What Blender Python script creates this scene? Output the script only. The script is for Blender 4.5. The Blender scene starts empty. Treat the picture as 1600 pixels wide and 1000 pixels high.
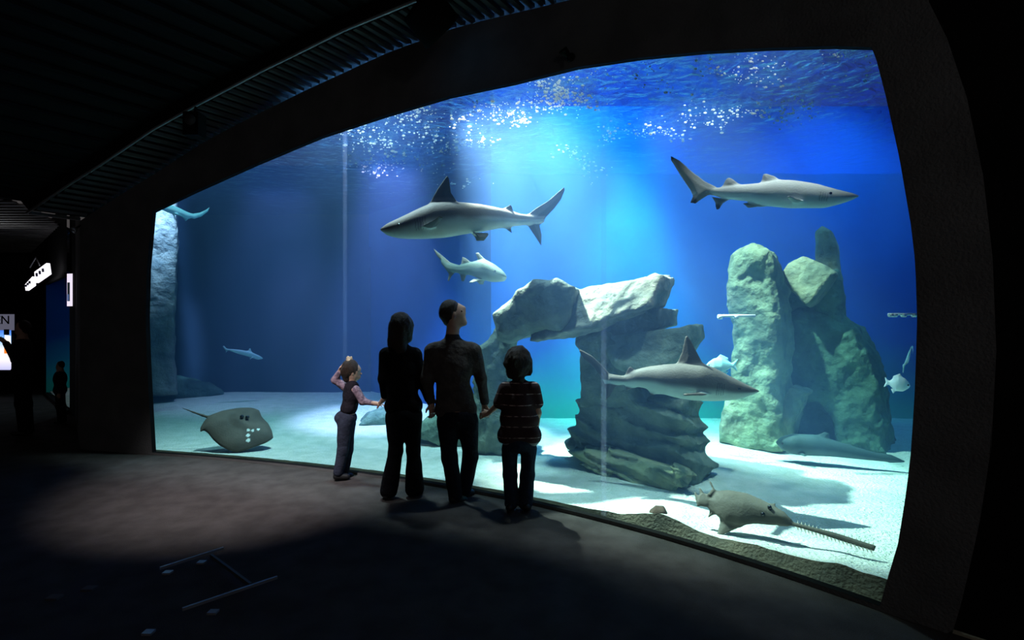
import bpy, math, random
import numpy as np
from mathutils import Vector, Matrix
random.seed(7); RNG = np.random.default_rng(11)
S = bpy.context.scene
COL = S.collection
PI = math.pi
EYE = 1.63; F = 800.0
def at(u, v, Y):                      # point at depth Y seen in direction (u, v) of the level camera
    return Vector(((u-800)/F*Y, Y, EYE-(v-500)/F*Y))

# ------------------------------------------------------------ camera
cd = bpy.data.cameras.new('camera'); cam = bpy.data.objects.new('camera', cd); COL.objects.link(cam)
cam.location = (0, 0, EYE); cam.rotation_euler = (PI/2, 0, 0)
cd.sensor_width = 36; cd.lens = 18; cd.clip_start = 0.05; cd.clip_end = 200
S.camera = cam
# ------------------------------------------------------------ view, world, lights
S.view_settings.view_transform = 'Standard'; S.view_settings.look = 'None'
S.view_settings.gamma = 1.0; S.view_settings.use_curve_mapping = False
S.view_settings.exposure = 0.0
cy = S.cycles
cy.max_bounces = 5; cy.diffuse_bounces = 2; cy.glossy_bounces = 2; cy.transmission_bounces = 3
cy.volume_bounces = 0; cy.transparent_max_bounces = 14; cy.use_denoising = True
cy.sample_clamp_indirect = 4.0; cy.sample_clamp_direct = 0.0; cy.caustics_reflective = False; cy.caustics_refractive = False
w = bpy.data.worlds.new('world'); S.world = w; w.use_nodes = True
w.node_tree.nodes['Background'].inputs[0].default_value = (0.55, 0.5, 0.5, 1)
w.node_tree.nodes['Background'].inputs[1].default_value = 0.10
def spot(name, loc, target, power, color, angle, blend=0.5, radius=0.12):
    d = bpy.data.lights.new(name, 'SPOT'); d.energy = power; d.color = color
    d.spot_size = math.radians(angle); d.spot_blend = blend; d.shadow_soft_size = radius
    o = bpy.data.objects.new(name, d); COL.objects.link(o); o.location = loc
    o.rotation_euler = (Vector(target)-Vector(loc)).to_track_quat('-Z', 'Y').to_euler()
    return o
def area(name, loc, target, power, color, sx, sy, spread=180):
    d = bpy.data.lights.new(name, 'AREA'); d.energy = power; d.color = color; d.shape = 'RECTANGLE'
    d.size = sx; d.size_y = sy; d.spread = math.radians(spread)
    o = bpy.data.objects.new(name, d); COL.objects.link(o); o.location = loc
    o.rotation_euler = (Vector(target)-Vector(loc)).to_track_quat('-Z', 'Y').to_euler()
    return o
WHITE = (1.0, 0.97, 0.88); CYAN = (0.55, 0.9, 1.0); BLUE = (0.2, 0.5, 1.0); VIOLET = (0.75, 0.5, 1.0)
# floodlights on the gantry above the tank
def tank(name, loc, target, power, *a): return spot(name, loc, target, power*1.9, *a)
tank('tank_flood', (-1.0, 6.9, 5.9), (1.5, 5.6, 0.6), 26000, WHITE, 40, 0.7, 0.06)
tank('tank_flood', (1.3, 5.9, 5.9), (3.3, 6.5, 1.2), 8000, (1, 1, .9), 38, 0.7, 0.06)
tank('tank_flood', (-1.9, 6.1, 5.9), (-1.8, 6.2, 0), 4600, (0.75, 0.95, 1.0), 76, 1.0, 0.2)
tank('tank_flood', (0.4, 4.95, 5.9), (0.3, 5.0, 0), 1800, (0.8, 0.97, 1.0), 40, 1.0, 0.1)
tank('tank_flood', (2.2, 3.75, 5.9), (2.0, 3.95, 0), 1000, (0.8, 0.97, 1.0), 40, 0.9, 0.1)
tank('tank_flood', (5.4, 5.6, 5.9), (5.2, 6.0, 0), 1300, CYAN, 50, 0.9, 0.1)
tank('tank_flood', (-4.3, 7.3, 5.9), (-4.6, 7.9, 0), 1300, CYAN, 70, 1.0, 0.2)
tank('blue_wash', (0.6, 7.0, 5.9), (1.6, 8.6, 2.4), 3100, (.2, .6, 1), 100, 1.0, 0.3)
tank('blue_wash', (5.2, 6.4, 5.9), (5.2, 8.6, 2.4), 1300, BLUE, 90, 1.0, 0.3)
tank('teal_wash', (1.9, 7.5, 5.9), (2.0, 8.6, .4), 9000, (.1, 1.0, .75), 36, 1.0, 0.2)
tank('violet_beam', (-1.9, 8.4, 5.9), (-2.1, 8.8, 0), 12000, VIOLET, 34, 0.6, 0.2)
tank('violet_beam', (-4.4, 9.8, 5.9), (-4.9, 10.8, 0), 2400, VIOLET, 50, 0.8, 0.2)
tank('violet_beam', (-6.2, 9.2, 5.6), (-7.2, 10.3, 3.0), 9000, (.6, .62, 1), 26, 0.6, 0.2)
tank('white_beam', (0.0, 7.6, 5.9), (-0.3, 7.4, 1.0), 15000, (0.75, 0.86, 1.0), 20, 0.6, 0.1)
tank('white_beam', (0.0, 7.2, 5.9), (1.5, 7.3, 1.0), 15000, (0.75, 0.86, 1.0), 16, 0.6, 0.1)
tank('tank_flood', (0.8, 4.9, 5.9), (0.5, 6.4, 3.9), 700, (1, 1, 1), 50, 1.0, 0.1)
tank('tank_flood', (2.5, 4.4, 5.9), (2.45, 5.1, 2.9), 2000, (1, 1, 1), 34, 1.0, 0.1)
# spotlight in the hall, on the ceiling out of frame; two added fills
spot('hall_spot', (-2.1, 2.9, 3.85), (-2.6, 5.25, 0), 1150, (1.0, 0.96, 0.98), 48, 1.0, 0.06)
spot('far_ceiling_fill', (-10.0, 9.6, 2.2), (-9.7, 9.0, 3.5), 26, (1, 1, 1), 90, 1.0, 0.05)  # unseen light added to brighten the far ceiling ribs
area('hall_fill', (2.6, -2.5, 3.6), (1.5, 3.5, 1.5), 10, (1.0, 0.96, 0.92), .6, .6)  # added fill behind the camera, lifts the dark wall around the window
# ------------------------------------------------------------ materials
class NT:
    def __init__(s, name):
        s.m = bpy.data.materials.new(name); s.m.use_nodes = True; s.t = s.m.node_tree
        s.t.nodes.clear(); s.out = s.t.nodes.new('ShaderNodeOutputMaterial')
    def n(s, ty, **kw):
        nd = s.t.nodes.new(ty)
        for k, v in kw.items():
            if k.startswith('i_'): nd.inputs[k[2:].replace('_', ' ')].default_value = v
            else: setattr(nd, k, v)
        return nd
    def l(s, a, b): s.t.links.new(a, b)
def rgba(c): return (c[0], c[1], c[2], 1)
def mat(name, c1, c2=None, scale=8.0, rough=0.7, bump=0.0, bscale=None, spec=0.3, metal=0.0, attr=None, detail=4.0, emit=None, estr=0.0, stretch=None):
    N = NT(name); b = N.n('ShaderNodeBsdfPrincipled'); N.l(b.outputs[0], N.out.inputs[0])
    b.inputs['Roughness'].default_value = rough; b.inputs['Specular IOR Level'].default_value = spec
    b.inputs['Metallic'].default_value = metal
    tc = N.n('ShaderNodeTexCoord'); mp = N.n('ShaderNodeMapping'); N.l(tc.outputs['Object'], mp.inputs[0])
    if stretch: mp.inputs['Scale'].default_value = stretch
    no = N.n('ShaderNodeTexNoise'); no.inputs['Scale'].default_value = scale; no.inputs['Detail'].default_value = detail
    N.l(mp.outputs[0], no.inputs['Vector'])
    mx = N.n('ShaderNodeMix', data_type='RGBA'); N.l(no.outputs['Fac'], mx.inputs['Factor'])
    rp = N.n('ShaderNodeMapRange'); rp.inputs[1].default_value = 0.35; rp.inputs[2].default_value = 0.65
    N.l(no.outputs['Fac'], rp.inputs[0]); N.l(rp.outputs[0], mx.inputs['Factor'])
    c2 = c2 or tuple(0.8*x for x in c1)
    mx.inputs['A'].default_value = rgba(c1); mx.inputs['B'].default_value = rgba(c2)
    src = mx.outputs['Result']
    if attr:
        a = N.n('ShaderNodeAttribute', attribute_name=attr)
        m2 = N.n('ShaderNodeMix', data_type='RGBA', blend_type='MULTIPLY'); m2.inputs['Factor'].default_value = 1
        N.l(src, m2.inputs['A']); N.l(a.outputs['Color'], m2.inputs['B']); src = m2.outputs['Result']
    N.l(src, b.inputs['Base Color'])
    if bump:
        n2 = N.n('ShaderNodeTexNoise'); n2.inputs['Scale'].default_value = bscale or scale*4; n2.inputs['Detail'].default_value = 6
        N.l(mp.outputs[0], n2.inputs['Vector'])
        bp = N.n('ShaderNodeBump'); bp.inputs['Strength'].default_value = min(1, bump); bp.inputs['Distance'].default_value = 0.02*max(1, bump)
        N.l(n2.outputs['Fac'], bp.inputs['Height']); N.l(bp.outputs[0], b.inputs['Normal'])
    if emit:
        b.inputs['Emission Color'].default_value = rgba(emit); b.inputs['Emission Strength'].default_value = estr
    return N.m
M = {}
M['wall'] = mat('dark_plaster', (0.11, 0.11, 0.112), (0.08, 0.08, 0.082), 3, 0.85, 0.5, 60)
M['black'] = mat('black_paint', (0.006, 0.006, 0.006), None, 3, 0.9, spec=0.1)
M['carpet'] = mat('grey_carpet', (0.085, 0.075, 0.072), (0.06, 0.053, 0.05), 5, 0.95, 0.8, 220, spec=0.05)
M['rib'] = mat('ceiling_rib', (0.008, 0.008, 0.009), None, 6, 0.8, spec=.05)
M['slat'] = mat('ceiling_metal', (0.06, 0.06, 0.06), None, 6, 0.5)
M['rail'] = mat('rail_metal', (0.35, 0.36, 0.38), None, 6, 0.35, metal=0.6)
M['sand'] = mat('pale_sand', (0.66, 0.66, 0.60), (0.52, 0.56, 0.49), 6, 0.95, 1.6, 38, spec=0.05, detail=8)
M['shadesand'] = mat('shaded_sand_edge', (0.40, 0.35, 0.25), (0.24, 0.23, 0.18), 4, 0.95, 0.25, 50, spec=0.05)  # same sand at the glass, its shade painted in as darker brown
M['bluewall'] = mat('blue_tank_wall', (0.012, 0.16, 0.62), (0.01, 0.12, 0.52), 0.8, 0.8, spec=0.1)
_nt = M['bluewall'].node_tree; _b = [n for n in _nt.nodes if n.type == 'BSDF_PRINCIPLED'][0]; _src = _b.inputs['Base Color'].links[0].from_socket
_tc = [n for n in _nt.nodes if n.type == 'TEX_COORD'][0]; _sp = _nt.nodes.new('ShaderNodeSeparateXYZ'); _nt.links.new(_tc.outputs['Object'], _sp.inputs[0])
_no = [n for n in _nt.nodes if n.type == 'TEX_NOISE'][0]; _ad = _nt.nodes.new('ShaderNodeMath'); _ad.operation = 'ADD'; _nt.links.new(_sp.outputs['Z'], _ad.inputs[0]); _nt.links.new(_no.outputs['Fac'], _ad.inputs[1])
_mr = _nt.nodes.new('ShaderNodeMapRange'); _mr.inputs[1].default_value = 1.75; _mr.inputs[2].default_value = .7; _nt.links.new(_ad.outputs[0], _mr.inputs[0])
_mx = _nt.nodes.new('ShaderNodeMix'); _mx.data_type = 'RGBA'; _mx.inputs['B'].default_value = (.02, .42, .36, 1)   # teal glow above the sand, painted into the wall colour
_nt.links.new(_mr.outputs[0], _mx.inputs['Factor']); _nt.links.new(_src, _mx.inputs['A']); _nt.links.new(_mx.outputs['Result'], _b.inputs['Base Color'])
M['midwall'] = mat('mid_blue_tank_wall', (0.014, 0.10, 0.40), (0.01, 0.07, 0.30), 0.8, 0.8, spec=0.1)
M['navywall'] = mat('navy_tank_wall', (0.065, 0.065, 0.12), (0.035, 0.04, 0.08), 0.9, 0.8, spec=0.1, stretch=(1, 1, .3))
M['rock'] = mat('grey_tan_rock', (0.34, 0.31, 0.24), (0.15, 0.155, 0.13), 3.5, 0.95, 3.0, 8, spec=0.05, detail=8, attr='Col')
M['skinfish'] = mat('fish_skin', (1, 1, 1), (0.85, 0.85, 0.85), 5, 0.6, 0.15, 60, spec=0.15, attr='Col')
M['white'] = mat('white_plastic', (0.8, 0.8, 0.8), None, 5, 0.5)
M['eye'] = mat('fish_eye', (0.01, 0.01, 0.01), None, 5, 0.15, spec=0.6)
# ------------------------------------------------------------ mesh helpers
def mesh_obj(name, verts, faces, m=None, parent=None, smooth=True, col=None):
    me = bpy.data.meshes.new(name)
    verts = np.asarray(verts, dtype=np.float64).reshape(-1, 3)
    if isinstance(faces, np.ndarray) and faces.ndim == 2:
        nf, k = faces.shape
        me.vertices.add(len(verts)); me.vertices.foreach_set('co', verts.ravel())
        me.loops.add(nf*k); me.loops.foreach_set('vertex_index', faces.ravel().astype(np.int32))
        me.polygons.add(nf); me.polygons.foreach_set('loop_start', np.arange(0, nf*k, k, dtype=np.int32))
        me.update(calc_edges=True); me.validate()
    else:
        me.from_pydata([tuple(v) for v in verts], [], faces); me.update()
    if smooth: me.polygons.foreach_set('use_smooth', [True]*len(me.polygons))
    if col is not None:
        a = me.color_attributes.new('Col', 'FLOAT_COLOR', 'POINT')
        c = np.ones((len(verts), 4)); c[:, :3] = col; a.data.foreach_set('color', c.ravel())
    if m: me.materials.append(m)
    o = bpy.data.objects.new(name, me); COL.objects.link(o)
    if parent: o.parent = parent
    return o
def recentre(o):                         # origin to the middle of the base, geometry unmoved
    me = o.data; n = len(me.vertices); c = np.empty(n*3); me.vertices.foreach_get('co', c); c = c.reshape(-1, 3)
    p = np.array([(c[:, 0].min()+c[:, 0].max())/2, (c[:, 1].min()+c[:, 1].max())/2, c[:, 2].min()])
    me.vertices.foreach_set('co', (c-p).ravel()); o.location = Vector(o.location)+Vector(p); me.update()
    for ch in o.children: ch.location = Vector(ch.location)-Vector(p)
    return o
def empty(name, loc=(0, 0, 0)):
    o = bpy.data.objects.new(name, None); COL.objects.link(o); o.location = loc; o.empty_display_size = .1
    return o
def tag(o, label=None, cat=None, group=None, kind=None):
    if label: o['label'] = label
    if cat: o['category'] = cat
    if group: o['group'] = group
    if kind: o['kind'] = kind
    return o
def boxes(bl):                           # list of (cx,cy,cz,sx,sy,sz)
    V = []; Fc = []
    for cx, cy_, cz, sx, sy, sz in bl:
        b = len(V)
        for dx in (-.5, .5):
            for dy in (-.5, .5):
                for dz in (-.5, .5): V.append((cx+dx*sx, cy_+dy*sy, cz+dz*sz))
        Fc += [(b, b+1, b+3, b+2), (b+4, b+6, b+7, b+5), (b, b+4, b+5, b+1), (b+2, b+3, b+7, b+6), (b, b+2, b+6, b+4), (b+1, b+5, b+7, b+3)]
    return V, Fc
def beam(p, q, wdt, hgt, up=Vector((0, 0, 1))):
    p = Vector(p); q = Vector(q); d = (q-p).normalized(); s = d.cross(up).normalized(); t = s.cross(d)
    V = [tuple(e+s*a*wdt/2+t*b*hgt/2) for e in (p, q) for a, b in ((-1, -1), (1, -1), (1, 1), (-1, 1))]
    return V, [(0, 3, 2, 1), (4, 5, 6, 7), (0, 1, 5, 4), (1, 2, 6, 5), (2, 3, 7, 6), (3, 0, 4, 7)]
def tube(pts, rad, n=10, closed_ends=True):
    V = []; Fc = []; pts = [Vector(p) for p in pts]
    rad = rad if hasattr(rad, '__len__') else [rad]*len(pts)
    for i, p in enumerate(pts):
        d = (pts[min(i+1, len(pts)-1)]-pts[max(i-1, 0)]).normalized()
        a = d.cross(Vector((0.13, 0.21, 0.97))).normalized()
        if a.length < .1: a = Vector((1, 0, 0))
        b = d.cross(a)
        for k in range(n):
            t = 2*PI*k/n; V.append(tuple(p+(a*math.cos(t)+b*math.sin(t))*rad[i]))
    for i in range(len(pts)-1):
        for k in range(n):
            k2 = (k+1) % n; Fc.append((i*n+k, i*n+k2, (i+1)*n+k2, (i+1)*n+k))
    if closed_ends: Fc.append(tuple(range(n-1, -1, -1))); Fc.append(tuple((len(pts)-1)*n+k for k in range(n)))
    return V, Fc
# ------------------------------------------------------------ value noise in numpy
_L = RNG.random((32, 32, 32))
def vnoise(x, y, z):
    xi = np.floor(x).astype(int); yi = np.floor(y).astype(int); zi = np.floor(z).astype(int)
    fx = x-xi; fy = y-yi; fz = z-zi
    fx = fx*fx*(3-2*fx); fy = fy*fy*(3-2*fy); fz = fz*fz*(3-2*fz)
    x0, x1 = xi & 31, (xi+1) & 31; y0, y1 = yi & 31, (yi+1) & 31; z0, z1 = zi & 31, (zi+1) & 31
    def g(a, b, c): return _L[a, b, c]
    c00 = g(x0, y0, z0)*(1-fx)+g(x1, y0, z0)*fx; c10 = g(x0, y1, z0)*(1-fx)+g(x1, y1, z0)*fx
    c01 = g(x0, y0, z1)*(1-fx)+g(x1, y0, z1)*fx; c11 = g(x0, y1, z1)*(1-fx)+g(x1, y1, z1)*fx
    return (c00*(1-fy)+c10*fy)*(1-fz)+(c01*(1-fy)+c11*fy)*fz-0.5
def fbm(x, y, z, o=4):
    r = 0; a = 1.0
    for k in range(o):
        r = r+a*vnoise(x+17*k, y+5*k, z+9*k); x = x*2.03; y = y*2.03; z = z*2.03; a *= .5
    return r
# ------------------------------------------------------------ distance fields -> one continuous surface
class Fld:
    def __init__(s, lo, hi, h):
        s.lo = np.array(lo, float); s.h = h; s.n = np.ceil((np.array(hi)-s.lo)/h).astype(int)+1
        s.A = np.full(s.n, 0.5, dtype=np.float32)
        s.X = [s.lo[i]+h*np.arange(s.n[i]) for i in range(3)]
    def sub(s, lo, hi):
        a = np.clip(np.floor((np.array(lo)-s.lo)/s.h).astype(int), 0, s.n-1); b = np.clip(np.ceil((np.array(hi)-s.lo)/s.h).astype(int)+1, 1, s.n)
        sl = tuple(slice(a[i], b[i]) for i in range(3))
        return sl, s.X[0][sl[0]][:, None, None], s.X[1][sl[1]][None, :, None], s.X[2][sl[2]][None, None, :]
    def put(s, sl, d, k, op='u'):
        A = s.A[sl].astype(np.float64)
        if op == 'u':
            if k > 0:
                hh = np.maximum(k-np.abs(A-d), 0)/k; R = np.minimum(A, d)-hh*hh*k*.25
            else: R = np.minimum(A, d)
        else:
            if k > 0:
                hh = np.maximum(k-np.abs(A+d), 0)/k; R = np.maximum(A, -d)+hh*hh*k*.25
            else: R = np.maximum(A, -d)
        s.A[sl] = R
    def cap(s, a, b, ra, rb, k=.03, sx=1., sy=1., sz=1., op='u'):
        a = np.array(a, float); b = np.array(b, float); q = np.array([sx, sy, sz])
        m = max(ra, rb)+k+s.h*2
        sl, x, y, z = s.sub(np.minimum(a, b)-m*q.clip(1), np.maximum(a, b)+m*q.clip(1))
        A = a/q; d = b/q-A; L = (d@d)+1e-12
        px, py, pz = x/q[0]-A[0], y/q[1]-A[1], z/q[2]-A[2]
        t = np.clip((px*d[0]+py*d[1]+pz*d[2])/L, 0, 1)
        r = ra+(rb-ra)*t
        D = np.sqrt((px-t*d[0])**2+(py-t*d[1])**2+(pz-t*d[2])**2)-r
        s.put(sl, D*q.min(), k, op)
    def chain(s, pts, rads, k=.03, **kw):
        for i in range(len(pts)-1): s.cap(pts[i], pts[i+1], rads[i], rads[i+1], k, **kw)
    def ell(s, c, r, k=.03, rot=None, op='u', noise=None):
        c = np.array(c, float); r = np.array(r, float); m = r.max()+k+.02+(noise[0] if noise else 0)
        sl, x, y, z = s.sub(c-m, c+m)
        x = x-c[0]; y = y-c[1]; z = z-c[2]
        if rot is not None:
            R = np.array(rot)              # rows: local axes
            x, y, z = R[0][0]*x+R[0][1]*y+R[0][2]*z, R[1][0]*x+R[1][1]*y+R[1][2]*z, R[2][0]*x+R[2][1]*y+R[2][2]*z
        d = np.sqrt((x/r[0])**2+(y/r[1])**2+(z/r[2])**2); D = (d-1)*r.min()*np.clip(d, .6, 3)**.3
        s.put(sl, D, k, op)
    def mesh(s):
        A = s.A; n = A.shape; sg = A < 0
        cnt = np.zeros([v-1 for v in n], np.int16); 
        P = [np.zeros(cnt.shape, np.float32) for _ in range(3)]
        crosses = []
        for ax in range(3):
            s0 = [slice(None)]*3; s1 = [slice(None)]*3; s0[ax] = slice(0, -1); s1[ax] = slice(1, None)
            a0 = A[tuple(s0)]; a1 = A[tuple(s1)]; cr = sg[tuple(s0)] != sg[tuple(s1)]
            idx = np.argwhere(cr); crosses.append((idx, sg[tuple(s0)][cr]))
            v0 = a0[cr]; v1 = a1[cr]; t = v0/(v0-v1)
            o = [b for b in range(3) if b != ax]
            for da in (0, -1):
                for db in (0, -1):
                    c = idx.copy(); c[:, o[0]] += da; c[:, o[1]] += db
                    ok = np.all(c >= 0, 1) & np.all(c < np.array(cnt.shape), 1)
                    ci = c[ok]; ii = tuple(ci.T)
                    np.add.at(cnt, ii, 1)
                    for b in range(3):
                        val = idx[ok][:, b].astype(np.float32)+(t[ok] if b == ax else 0)
                        np.add.at(P[b], ii, val)
        act = cnt > 0; ids = np.full(cnt.shape, -1, np.int64); ids[act] = np.arange(act.sum())
        V = np.stack([P[b][act]/cnt[act]*s.h+s.lo[b] for b in range(3)], 1)
        Fs = []
        for ax in range(3):
            idx, ins = crosses[ax]; o = [b for b in range(3) if b != ax]
            ok = (idx[:, o[0]] > 0) & (idx[:, o[1]] > 0) & (idx[:, o[0]] < cnt.shape[o[0]]) & (idx[:, o[1]] < cnt.shape[o[1]])
            idx = idx[ok]; ins = ins[ok]
            q = []
            for da, db in ((-1, -1), (0, -1), (0, 0), (-1, 0)):
                c = idx.copy(); c[:, o[0]] += da; c[:, o[1]] += db; q.append(ids[tuple(c.T)])
            q = np.stack(q, 1)
            flip = ins if ax != 1 else ~ins
            q[~flip] = q[~flip][:, ::-1]
            Fs.append(q)
        return V, np.concatenate(Fs)
    def obj(s, name, m, parent=None, colf=None, xf=None):
        V, Fc = s.mesh(); col = colf(V) if colf else None
        if xf is not None: V = xf(V)
        return mesh_obj(name, V, Fc, m, parent, True, col)
def poly2(P, x, y):                        # signed distance to a polygon (negative inside)
    P = np.array(P, float); d = None; sgn = 1.0; n = len(P); ins = np.zeros(np.broadcast(x, y).shape, bool)
    for i in range(n):
        a = P[i]; b = P[i-1]; e = b-a; wx = x-a[0]; wy = y-a[1]
        t = np.clip((wx*e[0]+wy*e[1])/(e@e+1e-12), 0, 1)
        dd = (wx-e[0]*t)**2+(wy-e[1]*t)**2; d = dd if d is None else np.minimum(d, dd)
        c = ((a[1] > y) != (b[1] > y)) & (x < (b[0]-a[0])*(y-a[1])/(b[1]-a[1]+1e-12)+a[0]); ins ^= c
    d = np.sqrt(d); return np.where(ins, -d, d)
# ------------------------------------------------------------ plan of the curved wall
BOT = [(238, 707), (300, 711), (360, 716), (440, 724), (520, 733), (552, 738), (612, 745), (672, 754), (776, 772), (840, 788), (920, 804), (1000, 825), (1040, 837), (1104, 857), (1247, 904), (1375, 945)]
_p = [at(u, v, (EYE-.03)*F/(v-500)) for u, v in BOT]
_c = np.polyfit([p.x for p in _p], [p.y for p in _p], 4); _dc = np.polyder(_c)
XL, XR = _p[0].x, _p[-1].x
def wallY(X):
    if X < XL: return np.polyval(_c, XL)+(X-XL)*(-0.24)
    if X > XR: return np.polyval(_c, XR)+(X-XR)*(-1.0)
    return np.polyval(_c, X)
def walln(X):                               # normal pointing into the tank
    e = .02; d = Vector((2*e, wallY(X+e)-wallY(X-e), 0)).normalized(); return Vector((-d.y, d.x, 0))
def wallpt(u, off=0.0):
    lo, hi = -6.2, 5.0
    for _ in range(50):
        m_ = (lo+hi)/2
        if m_/wallY(m_) < (u-800)/F: lo = m_
        else: hi = m_
    p = Vector((lo, wallY(lo), 0)); return p+walln(lo)*off if off else p
def zv(u, v): p = wallpt(u); return EYE-(v-500)/F*p.y
TOP = [(228, 500), (230, 420), (238, 331), (300, 301), (400, 256), (500, 214), (600, 181), (700, 151), (800, 130), (900, 105), (1000, 90), (1100, 80.5), (1200, 75), (1300, 72), (1362, 74), (1370, 96), (1384, 150), (1405, 245), (1423, 350), (1429, 400), (1432, 450), (1433, 500)]
BOTL = [(228, 500), (230, 560), (234, 640), (238, 707)]
BOTR = [(1375, 945), (1388, 900), (1403, 850), (1416, 770), (1424, 700), (1430, 600), (1433, 500)]
CEIL = [(60, 390), (125, 345), (200, 297), (235, 276), (315, 224), (375, 192), (480, 140), (602, 84), (707, 45), (760, 31), (890, 0)]
def itp(tab, u): return float(np.interp(u, [a for a, b in tab], [b for a, b in tab]))
def ceilz(u): return zv(u, itp(CEIL, u)) if u < 890 else zv(890, 0)+(u-890)*0.0002
# ------------------------------------------------------------ hall: floor, walls, ceiling
def struct(o): o['kind'] = 'structure'; return o
_fx = np.linspace(-5.3, 4.2, 80); _e = [(X, wallY(X)+.03) for X in _fx]+[(4.6, -4), (-16, -4), (-16, 16), (-9.6, 16), (-9.6, 11.8), (-7.2, 8.6)]
V = [(x, y, 0) for x, y in _e]+[(x, y, -.06) for x, y in _e]; n = len(_e)
Fc = [tuple(range(n-1, -1, -1)), tuple(range(n, 2*n))]+[(i, (i+1) % n, n+(i+1) % n, n+i) for i in range(n)]
struct(mesh_obj('floor', V, Fc, M['carpet'], smooth=False))
GL = 0.05                                              # glass sits this far behind the wall face
ARCU = [(1440, -60), (1450, 0), (1480, 60), (1510, 150), (1535, 270), (1550, 400), (1556, 550)]
ARCL = [(1470, 1100), (1485, 1000), (1503, 940), (1530, 820), (1548, 700), (1556, 550)]
us = sorted(set([125, 150, 180, 205, 228, 229, 230, 232, 234, 236, 238] + list(range(240, 1362, 10)) + [1362, 1366, 1370, 1373, 1375, 1380, 1384, 1388, 1393, 1398, 1403, 1408, 1413, 1418, 1423, 1426, 1429, 1431, 1433, 1434, 1440, 1450, 1460, 1470, 1480, 1490, 1500, 1510, 1520, 1528, 1535, 1541, 1546, 1550, 1553, 1556]))
V = []; Fc = []
def col_(u, z0, z1, n=1, off=0):
    p = wallpt(u, off); i = len(V); V.append((p.x, p.y, z0)); V.append((p.x, p.y, z1)); return (i, i+1)
def botz(u): return zv(u, itp(BOTL, u)) if u < 238 else (zv(u, itp(BOTR, u)) if u > 1375 else 0.03)
prev = None
for u in us:
    top = ceilz(u) if u < 1440 else zv(u, itp(ARCU, u)); low = 0.0 if u <= 1470 else max(0, zv(u, itp(ARCL, u)))
    if u < 228 or u > 1433: cur = [col_(u, low, top)]
    else: cur = [col_(u, 0, botz(u)), col_(u, zv(u, itp(TOP, u)), top)]
    if prev:
        if len(prev) == len(cur): pr = list(zip(prev, cur))
        elif len(cur) == 2: pr = [((prev[0][0], prev[0][1]), (cur[0][0], cur[1][1]))]
        else: pr = [((prev[0][0], prev[1][1]), cur[0])]
        for a, b in pr: Fc.append((a[0], b[0], b[1], a[1]))
    prev = cur
outl = [(u, zv(u, itp(TOP, u))) for u in us if 228 <= u <= 1433]+[(u, botz(u)) for u in reversed(us) if 228 < u < 1433]
def ring(o1, zoff, d0, d1):
    b = len(V); n = len(o1)
    for u, z in o1:
        for d in (d0, d1): p = wallpt(u, d); V.append((p.x, p.y, z))
    for i in range(n-(0 if zoff else 1)):
        j = (i+1) % n; Fc.append((b+2*i, b+2*j, b+2*j+1, b+2*i+1))
arc = [(u, zv(u, v)) for u, v in ARCU]+[(u, zv(u, v)) for u, v in reversed(ARCL[1:])]
ring(arc, 0, 0, 0.08)
p = wallpt(125); q = Vector((-7.25, 8.5, 0)); i = len(V)
V += [(p.x, p.y, 0), (q.x, q.y, 0), (q.x, q.y, 3.6), (p.x, p.y, 3.6)]; Fc.append((i, i+1, i+2, i+3))
struct(mesh_obj('wall_back', V, Fc, M['wall'], smooth=False))
V = []; Fc = []
ring(outl, 1, -0.003, 0.052)
struct(mesh_obj('trim_1', V, Fc, M['black'], smooth=False))
# dark wall past the surround
V = []; Fc = []
xs = [wallpt(1434).x+.0, 2.6, 3.2, 4.2]
for i, X in enumerate(xs):
    pp = Vector((X, wallY(X), 0))+walln(X)*.07; V += [(pp.x, pp.y, 0), (pp.x, pp.y, 4.6)]
    if i: Fc.append((2*i-2, 2*i, 2*i+1, 2*i-1))
struct(mesh_obj('wall_right', V, Fc, M['black'], smooth=False))
# ceiling: ribbed soffit running out from the wall, rail, then the higher main ceiling
SD = Vector((0.577, 0.817, 0))
base = []
for k in range(14): base.append((Vector((-14+k*.62, 6.42+(14-5.43-k*.62)*.24, 0)), 3.38))
for u in [125, 160, 200, 235, 270, 315, 345, 375, 410, 445, 480, 520, 560, 602, 650, 707, 760, 820, 890, 1000, 1100, 1200, 1300, 1400, 1500]:
    base.append((wallpt(u), ceilz(u)))
base.append((Vector((4.2, wallY(4.2), 0)), ceilz(1500)))
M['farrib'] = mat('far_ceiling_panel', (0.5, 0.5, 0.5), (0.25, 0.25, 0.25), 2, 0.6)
seg = [0]
for i in range(1, len(base)): seg.append(seg[-1]+(base[i][0]-base[i-1][0]).length)
def bpt(s):
    i = min(max(int(np.searchsorted(seg, s))-1, 0), len(base)-2); t = (s-seg[i])/(seg[i+1]-seg[i])
    return base[i][0].lerp(base[i+1][0], t), base[i][1]*(1-t)+base[i+1][1]*t
V = []; Fc = []
for i, (p, z) in enumerate(base):
    for t, dz in ((None, .05), (-.48, .05), (-.48, .16), (-9, .16)):
        e = p+(SD*t if t is not None else (Vector((-2.6, 6.5, 0)) if p.x < -7.2 else SD*.1)); V.append((e.x, e.y, z+dz))
    if i:
        for k in range(3): Fc.append((4*i-4+k, 4*i+k, 4*i+k+1, 4*i-3+k))
ceil = struct(mesh_obj('ceiling', V, Fc, M['black'], smooth=False))
s0 = seg[14]; L = seg[-1]
slat_pitch = 0.105; k = 0; s = s0
while s < L-1.2:
    p, z = bpt(s)
    Vb, Fb = beam((p.x, p.y, z+.02), (p.x-SD.x*.47, p.y-SD.y*.47, z+.02), .045, .035)
    mesh_obj('slat', Vb, Fb, M['slat'], ceil, False); s += slat_pitch
s = s0-5
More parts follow.
